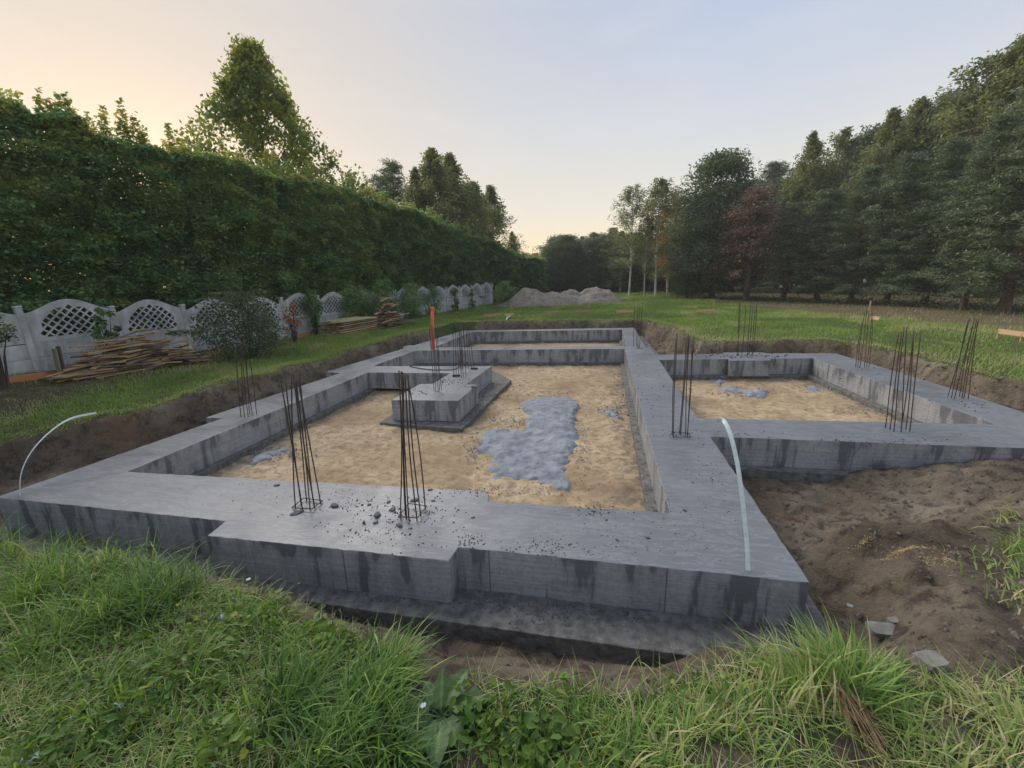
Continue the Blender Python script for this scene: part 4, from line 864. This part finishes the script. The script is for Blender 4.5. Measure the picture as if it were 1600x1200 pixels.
# batter boards and stakes on the meadow
def batter(u0, v0, u1, v1, label, stakes=(), wd=.13, mat='woodpink', h=.22):
    a = U(u0, v0, .17+h); b = U(u1, v1, .17+h); e = empty('profile_board', (a+b)/2*1.0); e.location.z = .17; tag(e, label, 'marker board', 'marker boards set out around the excavation')
    off = Vector(e.location); d = b-a; me = box_mesh('crossboard', (d.length, .03, wd), M[mat], .003); o = link('crossboard', me, None, e, (a+b)/2-off); o.rotation_euler = (0, 0, math.atan2(d.y, d.x))
    st = list(stakes) or [(u0+(u1-u0)*.2, None), (u0+(u1-u0)*.8, None)]
    for (u, vt) in st:
        t = (u-u0)/(u1-u0); p = a.lerp(b, t)+Vector((0, .035, 0)); top = near_vertical(u, vt, p).z if vt else .17+h+.04
        z0 = gz(p.x, p.y)-.1; me = box_mesh('stake', (.045, .04, top-z0), M['wood'], .003); link('stake', me, None, e, Vector((p.x, p.y, (top+z0)/2))-off)
batter(756, 493, 782, 491.5, 'low board on stakes at the left of the far row, pale', mat='wood')
batter(789, 492, 803, 491, 'short reddish board with a tall thin stake, second from the left in the far row', ((799, 474),))
batter(853, 488, 872, 487, 'short board in the grass before the gap between the two mounds', ((855, None),), mat='wood')
batter(898, 486.5, 922, 486.5, 'board with a tall stake in the grass before the right mound', ((903, None), (919, 471)), mat='wood')
batter(963, 486.5, 990, 486.5, 'bright board left of the farthest starter bars', ((965, None), (983, 461)))
batter(1090, 485.5, 1118, 485.5, 'bright board with one tall dark stake alone on the open meadow', ((1091.5, 483.5), (1114.5, 469)))
batter(1361, 496, 1374, 498, 'short orange board beside a tall pale stake behind the wing', ((1357, 470), (1363, None)))
batter(1560, 517.5, 1612, 524, 'wide orange board at the right edge of the photo', ((1563, None), (1600, None)), .15)
wire([U(791, 500, .2), U(793, 496, .3), U(797, 494, .32)], .03, 'white_strip', 'short white bent strip in the grass by the second marker board', M['white'], 'strip')

# ------------------------------------------------------------------ trees
def limb_set(segs): 
    V = []; F = []
    for pts, rads in segs:
        v, f = tube_data(pts, rads, 7); o = len(V); V += v; F += [tuple(i+o for i in q) for q in f]
    return V, F
def blob_points(C, r, n_each, flat=1.):
    """gaussian leaf clumps around centres"""
    k = len(C); P_ = np.repeat(C, n_each, 0)+np.clip(rng.normal(0, .9, (k*n_each, 3)), -1.5, 1.5)*np.repeat(r, n_each)[:, None]*np.array([1, 1, flat]); cl = np.repeat(rng.random(k), n_each); return P_, cl
def make_broadleaf(hgt, rad, base, n_cl, n_each, leaf, mat, profile=None, clr=.55, bark='bark', name='crown', trunk_r=.18, dens=.5):
    zs = rng.random(n_cl)**.8; prof = profile or (lambda t: np.sin(np.pi*np.clip(t*.86+.10, 0, 1))**.7)
    z = base+(hgt-base)*zs; az = rng.uniform(0, 6.283, n_cl); rr = rad*prof(zs)*(dens+(1-dens)*rng.random(n_cl)**.5)*(1+.22*np.sin(az*3+zs*7))
    C = np.stack([rr*np.cos(az), rr*np.sin(az), z], -1); P_, cl = blob_points(C, clr*(.6+.7*rng.random(n_cl)), n_each, .75)
    t = np.clip(.5*cl+.5*rng.random(len(P_)), 0, 1)*.85+.15*np.clip((P_[:, 2]-base)/(hgt-base), 0, 1)
    crown = leaf_cards(P_, leaf*rng.uniform(.6, 1.4, len(P_)), t, .6, .05, .35, name, mat)
    segs = [([Vector((0, 0, -.3)), Vector((.05, .02, hgt*.3)), Vector((-.06, .04, hgt*.6)), Vector((.03, 0, hgt*.93))], [trunk_r*1.2, trunk_r*.85, trunk_r*.5, trunk_r*.1])]
    for i in rng.choice(n_cl, min(n_cl, 46), replace=False):
        c = Vector(C[i]); z0 = max(hgt*.12, c.z-(Vector((c.x, c.y, 0)).length)*.8-.2); m_ = Vector((c.x*.45, c.y*.45, (z0+c.z)/2)); r0 = trunk_r*.42*(1-z0/hgt)+.012
        segs.append(([Vector((0, 0, z0)), m_, c], [r0, r0*.6, r0*.2]))
    V, F = limb_set(segs); tr = py_mesh('trunk', V, F, M[bark], True); return crown, tr
def make_pine(hgt, rad, base, leaf, seed, mat, per=42):
    C = []; segs = [([Vector((0, 0, -.3)), Vector((.04, 0, hgt*.5)), Vector((0, .03, hgt*.98))], [.19, .12, .02])]
    z = base; 
    while z < hgt*.99:
        t = (z-base)/(hgt-base); L0 = rad*(1-t)**.62*1.05*(.78+.22*math.sin(t*11+seed))+.18; nb = 6 if t < .85 else 4; a0 = random.uniform(0, 6)
        for k in range(nb):
            if random.random() < .10: continue
            az = a0+k*6.283/nb+random.gauss(0, .22); Lb = L0*random.uniform(.65, 1.15); up = random.uniform(.05, .35)+.55*t
            p0 = Vector((0, 0, z)); pts = [p0]
            for s in (.5, 1.): pts.append(p0+Vector((math.cos(az)*Lb*s, math.sin(az)*Lb*s, Lb*s*up*(.6 if s < 1 else 1)-.12*Lb*s*s*(1-t))))
            segs.append((pts, [.05*(1-t)+.012, .03*(1-t)+.008, .005]))
            for s in np.arange(.3, 1.05, .16 if Lb > 1 else .24):
                c = pts[0].lerp(pts[1], s*2) if s < .5 else pts[1].lerp(pts[2], (s-.5)*2)
                for q in range(2 if s > .4 else 1): C.append((c.x+random.gauss(0, .16*s*Lb*.6), c.y+random.gauss(0, .16*s*Lb*.6), c.z+random.gauss(.03, .10)))
        z += random.uniform(.40, .62)*hgt/11
    C = np.array(C); P_, cl = blob_points(C, .17*(.7+.6*rng.random(len(C)))*hgt/11*1.15, per, .50)
    rad_ = np.hypot(P_[:, 0], P_[:, 1]); t = np.clip(.70*cl+.25*rng.random(len(P_))+.05, 0, 1)
    return leaf_cards(P_, leaf*rng.uniform(.6, 1.4, len(P_)), t, .30, .05, .25, 'crown', mat), (lambda V_F: py_mesh('trunk', V_F[0], V_F[1], M['pinebark'], True))(limb_set(segs))
def make_birch(hgt, rad, base, n_cl, leaf, mat, seed, cone=False):
    crown_pts = []; cl = []; segs = [([Vector((0, 0, -.3)), Vector((.08*math.sin(seed), .1, hgt*.35)), Vector((-.1, .05*seed % .2, hgt*.7)), Vector((.05, 0, hgt*.97))], [.085, .068, .045, .01])]
    for i in range(n_cl):
        t = rng.random()**.85; z0 = base+(hgt-base)*t*.97; az = rng.uniform(0, 6.283); Lb = rad*((1-t)**.80*1.35+.02 if cone else math.sin(math.pi*min(1, t*.80+.16))**.8)*rng.uniform(.35, 1.05)
        e = Vector((math.cos(az)*Lb, math.sin(az)*Lb, z0+Lb*(.35 if cone else .75))); e.z = min(e.z, hgt*1.0)
        if i < 60: segs.append(([Vector((0, 0, z0-.2)), Vector((e.x*.5, e.y*.5, z0+Lb*.5)), e], [.030*(1-t)+.008, .018, .005]))
        for s in range(3):
            c0 = Vector((e.x, e.y, e.z))*1.; c0 = Vector((0, 0, z0)).lerp(e, .5+.25*s) if s < 2 else e
            n = 24; h = rng.random(n)*random.uniform(.5, 1.1); p = np.stack([c0.x+rng.normal(0, .18*(1-.5*t), n), c0.y+rng.normal(0, .18*(1-.5*t), n), c0.z-h*.8+.1], -1); crown_pts.append(p); cl += [rng.random()]*n
    P_ = np.concatenate(crown_pts); t = np.clip(.5*np.array(cl)+.5*rng.random(len(P_)), 0, 1)
    V, F = limb_set(segs); return leaf_cards(P_, leaf*rng.uniform(.6, 1.4, len(P_)), t, .65, .05, .2, 'crown', mat), py_mesh('trunk', V, F, M['birch'], True)

PINES = [make_pine(11, 2.6, .9, .15, 1, M['pine']), make_pine(11, 2.3, 1.3, .15, 4, M['pine']), make_pine(11, 2.9, .8, .15, 8, M['pine'])]
BIRCH = [make_birch(11, 2.1, 3.0, 120, .12, M['birchleaf'], 1), make_birch(11, 1.9, 3.3, 100, .12, M['birchleaf'], 3), make_birch(11, 2.0, 1.6, 150, .13, M['birchleaf'], 5)]
OAK = [make_broadleaf(11, 3.0, .6, 300, 110, .19, M['oak'], clr=.50, dens=.35), make_broadleaf(11, 2.6, .5, 230, 110, .19, M['oak'], clr=.50, dens=.35)]
LIME = make_broadleaf(11, 4.4, 4.4, 430, 46, .19, M['lime'], profile=lambda t: np.clip((1-t)**.95*1.05+.03, .03, 1), clr=.30, dens=.4)
CONE = [make_birch(11, 2.4, 4.2, 230, .13, M['birchleaf'], 7, True), make_birch(11, 2.0, 3.6, 190, .13, M['birchleaf'], 9, True)]
GOLD = make_birch(11, 1.6, 2.0, 110, .15, M['gold'], 2)
RUST = make_broadleaf(11, 2.2, 1.6, 120, 60, .15, M['rust'], profile=lambda t: np.clip((1-t)**.55*1.05, .1, 1), clr=.38)

def place_tree(kind, pos, hgt, wscale, label, cat, group, name, nominal=11.):
    e = empty(name, pos, random.uniform(0, 6.28)); s = hgt/nominal; e.scale = (s*wscale, s*wscale, s); tag(e, label, cat, group)
    crown = link('crown', kind[0], None, e); trunk = link('trunk', kind[1], None, e); return e
def dist_pos(u, v, fwd):
    """ground point under the sight line at forward distance fwd"""
    d = rayd(u, v); t = fwd/d.dot(CF); return Vector((d.x*t, d.y*t, 0))
def tree_at(kind, u, vtop, wpx, label, cat, name, group=None, vbase=None, fwd=None, halfw=2.6):
    """u/vtop: crown tip in the photo, wpx: crown width there"""
    q = g(u, vbase) if vbase else dist_pos(u, 500, fwd); dh = math.hypot(q.x, q.y); d = rayd(u, vtop); k_ = dh/math.hypot(d.x, d.y)
    p = Vector((d.x*k_, d.y*k_, 0)); p.z = gz(p.x, p.y)
    t = near_vertical(u, vtop, p); hgt = t.z-p.z; dep = (Vector((p.x, p.y, H+1))-Vector((0, 0, H))).dot(CF); wm = wpx/FPX*dep
    ws = wm/(2*halfw*hgt/11.); return place_tree(kind, p, hgt*1.02, max(.45, min(1.7, ws)), label, cat, group, name)
P, B_, O = PINES, BIRCH, OAK
# right wood, front line: kind, u, vtop, width px, vbase, label, name
front = [
 (B_[0], 989, 292, 62, 464, 'slender white trunked birch standing first at the left end of the right wood', 'birch_tree', 1.7),
 (B_[1], 1012, 340, 34, 464, 'leaning thin birch between the first birch and the taller one', 'birch_tree', 1.5),
 (B_[2], 1034, 280, 84, 463, 'tallest white trunked birch of the group before the golden tree', 'birch_tree', 2.0),
 (O[0], 1130, 250, 130, 466, 'big round dark green tree right of the birches', 'oak_tree', 3.2),
 (O[1], 1078, 385, 60, 466, 'lower dark green tree between the birches and the big round tree', 'oak_tree', 2.6),
 (RUST, 1183, 298, 120, 470, 'red brown withering tree at the edge of the wood', 'withered_tree', 2.2),
 (P[0], 1243, 318, 110, 469, 'pine right beside the red brown tree', 'pine_tree', 2.6),
 (P[1], 1300, 300, 110, 471, 'pine below the round topped olive birch', 'pine_tree', 2.3),
 (P[2], 1362, 268, 125, 473, 'broad bluish pine in the middle of the right wood edge', 'pine_tree', 2.9),
 (P[0], 1428, 240, 130, 477, 'tall bushy pine just left of the tallest front pines', 'pine_tree', 2.6),
 (P[1], 1496, 225, 130, 481, 'tall bushy pine behind the rightmost bundle of bars', 'pine_tree', 2.3),
 (P[2], 1570, 190, 160, 486, 'large pine cut by the right edge of the photo, in front', 'pine_tree', 2.9),
 (P[1], 1660, 120, 190, 492, 'pine mostly outside the right edge of the photo', 'pine_tree', 2.3)]
for (k, u, vt, wp, vb, lab, nm, hw) in front:
    tree_at(k, u, vt, wp, lab, nm.split('_')[0] if nm != 'withered_tree' else 'tree', nm, 'trees along the edge of the right wood', vbase=vb, halfw=hw)
back = [
 (GOLD, 1052, 303, 62, 45.5, 'golden autumn birch glowing behind the white birches', 'birch_tree', 1.6),
 (P[0], 1212, 254, 130, 46, 'dark pine top rising behind the red brown tree', 'pine_tree', 2.6),
 (CONE[1], 1272, 206, 60, 40, 'thin tall birch top with sparse leaves above the pines', 'birch_tree', 1.5),
 (B_[2], 1322, 202, 85, 40, 'round topped olive birch above the pines', 'birch_tree', 2.0),
 (CONE[1], 1398, 170, 90, 34, 'tall olive birch, left one of a pair above the middle pines', 'birch_tree', 1.7),
 (CONE[0], 1442, 155, 110, 35, 'tall olive birch, right one of a pair above the middle pines', 'birch_tree', 2.0),
 (P[0], 1490, 146, 150, 33, 'spiky dark pine top right of the pair of olive birches', 'pine_tree', 2.6),
 (B_[1], 1545, 96, 110, 30, 'tall thin leaved birch near the right edge of the photo', 'birch_tree', 1.5),
 (CONE[0], 1610, 50, 150, 28, 'tallest birch, at the right edge of the photo', 'birch_tree', 2.0),
 (O[0], 1380, 210, 110, 38, 'dark leafy tree filling the wood behind the broad bluish pine', 'oak_tree', 3.2),
 (O[1], 1262, 270, 90, 42, 'dark leafy tree filling the wood behind the pine beside the red brown tree', 'oak_tree', 2.6),
 (O[0], 1530, 160, 120, 31, 'dark leafy tree filling the wood at the right behind the tall pines', 'oak_tree', 3.2),
 (O[1], 1180, 330, 90, 47, 'dark leafy tree behind the big round tree, to its right', 'oak_tree', 2.6),
 (RUST, 1546, 180, 70, 29, 'brownish tree showing among the pines near the right edge', 'withered_tree', 2.2)]
for (k, u, vt, wp, fw, lab, nm, hw) in back:
    tree_at(k, u, vt, wp, lab, nm.split('_')[0] if nm != 'withered_tree' else 'tree', nm, 'trees deeper in the right wood', fwd=fw, halfw=hw)
fill_lab = 'dark pine or leafy tree deep in the wood, seen only between the front trees'
sil2 = [(1060, 330), (1090, 285), (1130, 265), (1170, 272), (1200, 280), (1230, 292), (1260, 262), (1300, 240), (1350, 218), (1400, 172), (1440, 165), (1480, 170), (1510, 150), (1560, 105), (1600, 70), (1700, 20), (1800, 0)]
def sil2_v(u):
    for (a, b), (c, d) in zip(sil2, sil2[1:]):
        if a <= u <= c: return b+(d-b)*(u-a)/(c-a)
    return 330
for i in range(34):
    u = 1085+i*18+random.uniform(-7, 7); fw = 52-(u-1050)*.034+random.uniform(0, 5)
    tree_at(random.choice((P[0], P[1], P[2], O[1], O[0], B_[2])), u, sil2_v(u)+random.uniform(8, 60), 120, fill_lab, 'tree', 'forest_tree', 'filling trees inside the right wood', fwd=fw, halfw=2.6)
# far wood closing the meadow
farw = [(818, 400, 30, 62), (836, 396, 26, 66), (850, 404, 24, 70), (862, 392, 26, 70), (876, 376, 34, 66), (893, 370, 34, 64), (911, 372, 34, 62), (928, 362, 34, 60), (944, 366, 30, 58), (958, 355, 30, 56), (972, 362, 36, 54), (985, 380, 36, 53), (1003, 372, 40, 53), (1022, 380, 40, 53), (1045, 360, 44, 55), (1064, 370, 44, 53)]
kinds = [CONE[0], P[0], CONE[1], P[1], O[0], P[2], B_[2], CONE[0]]
for i, (u, vt, wp, fw) in enumerate(farw):
    tree_at(kinds[i % 8], u, vt+random.uniform(-3, 3), wp*1.9, 'hazy dark tree in the far wood that closes the meadow', 'tree', 'far_tree', 'trees of the far wood', fwd=fw, halfw=2.4)
for i in range(40):
    tree_at(random.choice((P[0], P[2], P[1])), 800+i*7, random.uniform(380, 404) if i > 8 else random.uniform(396, 408), 95, 'hazy dark tree in the far wood that closes the meadow', 'tree', 'far_tree', 'trees of the far wood', fwd=random.uniform(60, 80), halfw=2.4)

for i in range(20):
    u = 868+i*10; tree_at(random.choice((O[0], O[1], P[0], P[2])), u, 368+random.uniform(0, 22), 70, 'hazy dark tree in the far wood that closes the meadow', 'tree', 'far_tree', 'trees of the far wood', fwd=random.uniform(57, 66), halfw=2.6)
# trees beyond the hedge
tree_at(LIME, 390, 86, 250, 'large yellow green leafy tree rising above the hedge', 'tree', 'leafy_tree', fwd=24, halfw=4.4)
tree_at(CONE[0], 674, 234, 105, 'tallest birch above the hedge, left of its group', 'birch', 'birch_tree', 'birches beyond the hedge', fwd=38, halfw=2.0)
tree_at(CONE[1], 702, 240, 95, 'birch above the hedge just right of the tallest one', 'birch', 'birch_tree', 'birches beyond the hedge', fwd=40, halfw=1.7)
tree_at(CONE[1], 648, 262, 60, 'birch at the left of the group above the hedge, beside the dark pine', 'birch', 'birch_tree', 'birches beyond the hedge', fwd=38, halfw=1.5)
tree_at(CONE[0], 738, 285, 85, 'lower birch at the right flank of the group above the hedge', 'birch', 'birch_tree', 'birches beyond the hedge', fwd=42, halfw=2.0)
tree_at(CONE[1], 766, 290, 75, 'separate pointed birch at the far end of the hedge', 'birch', 'birch_tree', 'birches beyond the hedge', fwd=46, halfw=1.7)
tree_at(CONE[1], 800, 362, 30, 'last small birch at the end of the hedge, above the left mound', 'birch', 'birch_tree', 'birches beyond the hedge', fwd=52, halfw=1.5)
tree_at(P[2], 612, 262, 120, 'dark pine above the hedge, taller of two', 'pine', 'pine_tree', 'pines beyond the hedge', fwd=40, halfw=2.9)
tree_at(P[1], 594, 278, 90, 'dark pine above the hedge, lower one on the left of two', 'pine', 'pine_tree', 'pines beyond the hedge', fwd=41, halfw=2.3)

# ------------------------------------------------------------------ hedge of hornbeams behind the fence
def make_hedge(seed, wd=3.4, dp=1.3, ht=7.4, n=54000, leaf=.125):
    x = rng.uniform(-wd/2, wd/2, n); z = .35+rng.random(n)**.95*(ht-.35); face = rng.random(n)
    bulge = .42*fbm(x*.9+seed*9, z*1.5, .8, 4, seed)*2; y = np.where(face < .6, -dp/2-bulge+np.abs(rng.normal(0, .16, n)), rng.uniform(-dp/2, dp/2, n))
    z = np.minimum(z, ht-.3+.45*fbm(x+seed, x*0, 1.4, 3, seed+3)*2+rng.random(n)*.3)
    hole = (fbm(x+seed*5, z, 1.3, 3, seed+20) > .46) & (z > 2.8)
    P_ = np.stack([x, y, z], -1)[~hole | (rng.random(n) < .25)]
    # sprigs above the top
    ex = []
    for i in range(30):
        cx = random.uniform(-wd/2, wd/2); hh = random.uniform(.2, 1.25)*random.uniform(.35, 1); m_ = int(26+70*hh); s = rng.random(m_)
        ex.append(np.stack([cx+rng.normal(0, .065, m_)*(1.3-s)+.22*s*random.uniform(-1, 1)*s, rng.normal(0, .07, m_), ht-.35+s*(hh+.3)], -1))
    P_ = np.concatenate([P_]+ex); n = len(P_)
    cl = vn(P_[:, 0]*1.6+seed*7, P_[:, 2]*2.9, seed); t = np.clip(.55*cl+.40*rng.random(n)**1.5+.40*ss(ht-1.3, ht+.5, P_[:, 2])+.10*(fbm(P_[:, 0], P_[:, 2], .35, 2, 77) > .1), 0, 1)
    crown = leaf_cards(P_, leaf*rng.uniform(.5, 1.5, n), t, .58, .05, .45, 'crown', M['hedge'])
    segs = []
    for i in range(7):
        bx = random.uniform(-wd/2, wd/2); tx = bx+random.gauss(0, .3); segs.append(([Vector((bx, 0, -.3)), Vector((bx+.1, random.gauss(0, .1), ht*.4)), Vector((tx, random.gauss(0, .2), ht*.95))], [.07, .05, .012]))
        for k in range(7): z0 = random.uniform(.8, ht*.85); segs.append(([Vector((bx, 0, z0)), Vector((bx+random.gauss(0, .5), random.uniform(-.6, .5), z0+random.uniform(.2, .7)))], [.02, .006]))
    V, F = limb_set(segs); return crown, py_mesh('trunk', V, F, M['bark'], True)
HED = [make_hedge(1), make_hedge(2), make_hedge(3), make_hedge(4)]
sil = [(-300, 60), (-120, 105), (0, 150), (120, 185), (200, 212), (300, 240), (400, 262), (500, 285), (560, 300), (640, 330), (700, 352), (760, 378), (800, 398), (830, 412)]
def sil_v(u):
    for (a, b), (c, d) in zip(sil, sil[1:]):
        if a <= u <= c: return b+(d-b)*(u-a)/(c-a)
    return sil[0][1] if u < 0 else 420
hoff = inb*1.15
for i in range(-3, 17):
    c = FA+fdir*(i*2.9)+hoff; d = Vector((c.x, c.y, 0))-Vector((0, 0, H)); 
    if i >= 11: c = c-inb*.25*(i-10)*.0
    # height from the sight line that grazes the top
    best = 7.4
    q = Vector((c.x, c.y, 6.)); dep = (q-Vector((0, 0, H))).dot(CF)
    if dep > .5:
        uu = 800+FPX*(q-Vector((0, 0, H))).dot(CR)/dep
        if uu > -350: best = near_vertical(uu, sil_v(uu), c).z
    best = max(4.5, min(8.6, best)); z0 = gz(c.x, c.y)
    e = empty('hedge_tree', (c.x, c.y, z0), frz); s = (best-z0)/7.4; e.scale = (random.choice((-1, 1))*1., 1, s)
    tag(e, 'clipped hornbeam of the tall dense hedge behind the concrete fence', 'hedge', 'hornbeams forming the tall hedge')
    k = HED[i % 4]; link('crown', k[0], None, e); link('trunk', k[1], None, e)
for i in range(13):
    c = FA+fdir*(i*3.4-2)+inb*(4.6+random.uniform(-.6, .6)); c.z = gz(c.x, c.y)
    place_tree(O[i % 2], c, 6.1+random.uniform(-.3, .3), 1.3, 'dark garden tree behind the hedge, glimpsed only through its gaps', 'tree', 'garden trees behind the hedge', 'garden_tree')
# shrubs at the foot of the fence
def shrub(u, v, wpx, hpx, mat, label, name, n, leaf=.07, stem='bark', base=.12, cat='shrub', off=0., group=None):
    p = g(u, v)+inb*off; p.z = gz(p.x, p.y); dep = (p-Vector((0, 0, H))).dot(CF); w, h = wpx/FPX*dep, hpx/FPX*dep; k = max(6, n//60)
    zs = rng.random(k); az = rng.uniform(0, 6.283, k); rr = w*.5*np.sin(np.pi*np.clip(.12+zs*.8, 0, 1))*rng.random(k)**.5*(.65+.75*vn(az*1.3, zs*3, int(u)))
    C = np.stack([rr*np.cos(az), rr*np.sin(az)*.6, h*(base+(1-base)*zs)], -1); P_, cl = blob_points(C, np.full(k, w*.09), n//k, .9); P_[:, 2] = np.clip(P_[:, 2], .03, h*1.08)
    e = empty(name, p, frz); tag(e, label, cat, group); link('foliage', leaf_cards(P_, leaf*rng.uniform(.6, 1.4, len(P_)), np.clip(.5*cl+.5*rng.random(len(P_)), 0, 1), .5, .05, .3, 'foliage', mat), None, e)
    segs = [([Vector((C[i][0]*.15, C[i][1]*.15, -.05)), Vector((C[i][0]*.5, C[i][1]*.5, C[i][2]*.6)), Vector(C[i])], [.022, .014, .004]) for i in range(0, k, max(1, k//14))]
    V, F = limb_set(segs); link('stem', py_mesh('stem', V, F, M[stem], True), None, e)
shrub(392, 562, 150, 96, M['oak'], 'loose dark green bush in front of the fence above the left bundle of bars', 'bush', 5200, .09, cat='bush')
shrub(462, 536, 40, 58, M['flame'], 'small shrub with orange red leaves at the fence', 'orange_shrub', 700, .075, base=.35)
shrub(8, 606, 70, 125, M['hedge'], 'young leafy tree at the left edge of the photo before the fence', 'young_tree', 1500, .08, base=.55, cat='tree')
for (u, v, w, h, n, off, lab) in ((180, 573, 34, 98, 700, .0, 'hanging green vine over the fence post behind the near heap of boards'), (492, 523, 40, 66, 900, -.1, 'green vine over the fence post left of the neat stack'), (556, 513, 60, 60, 2200, -.2, 'dense ivy covering the fence behind the neat stack'), (600, 506, 60, 62, 2200, -.2, 'dense ivy covering the fence behind the far heap of boards'), (640, 500, 50, 52, 1500, -.2, 'ivy covering the fence left of the orange pipe'), (672, 495, 40, 46, 900, -.2, 'ivy on the fence directly behind the orange pipe'), (708, 488, 22, 36, 500, -.2, 'ivy strip on the bright far part of the fence, first right of the pipe'), (735, 482, 14, 28, 300, -.2, 'ivy strip on the bright far part of the fence, second right of the pipe'), (782, 478, 46, 34, 1500, -.3, 'dark bushes at the far end of the fence beside the left mound'), (420, 545, 60, 50, 800, .25, 'undergrowth at the fence foot behind the dark bush')):
    shrub(u, v, w, h, M['hedge'], lab, 'climbing_vine' if 'bush' not in lab and 'under' not in lab else 'bush', int(n*2.4), .10 if u < 700 else .13, cat='vine' if 'bush' not in lab and 'under' not in lab else 'bush', off=off, base=.05)
# dark undergrowth under the edge of the right wood
def under():
    P_ = []; 
    for _ in range(170):
        u = random.uniform(985, 1680); vb = 463+max(0, (u-1000))*.043; p = g(u, vb+random.uniform(-4.5, -1.2)); n = 45; s = random.uniform(.15, .35)
        q = rng.normal(0, 1, (n, 3))*np.array([s, s, s*.6])+np.array([p.x, p.y, p.z+s*.5]); q[:, 2] = np.maximum(q[:, 2], p.z+.02); P_.append(q)
    P_ = np.concatenate(P_); me = leaf_cards(P_, .13*rng.uniform(.5, 1.4, len(P_)), np.clip(rng.normal(.4, .2, len(P_)), 0, 1), .5, .05, .4, 'undergrowth', M['oak'])
    tag(link('undergrowth', me), 'dark undergrowth under the edge of the right wood', 'undergrowth', kind='stuff')
under()
# ------------------------------------------------------------------ evening haze
bm = bmesh.new(); bmesh.ops.create_cube(bm, size=1)
for q in bm.verts: q.co = Vector((q.co.x*300, q.co.y*300+60, q.co.z*26+9))
me = bpy.data.meshes.new('haze'); bm.to_mesh(me); bm.free()
hm = bpy.data.materials.new('haze'); hm.use_nodes = True; hn = hm.node_tree; hn.nodes.clear(); ho = hn.nodes.new('ShaderNodeOutputMaterial'); pv_ = hn.nodes.new('ShaderNodeVolumePrincipled')
pv_.inputs['Density'].default_value = .0009; pv_.inputs['Color'].default_value = (.96, .95, .92, 1); hn.links.new(pv_.outputs[0], ho.inputs['Volume']); me.materials.append(hm)
tag(link('haze', me), kind='stuff')
print('objects', len(bpy.data.objects))
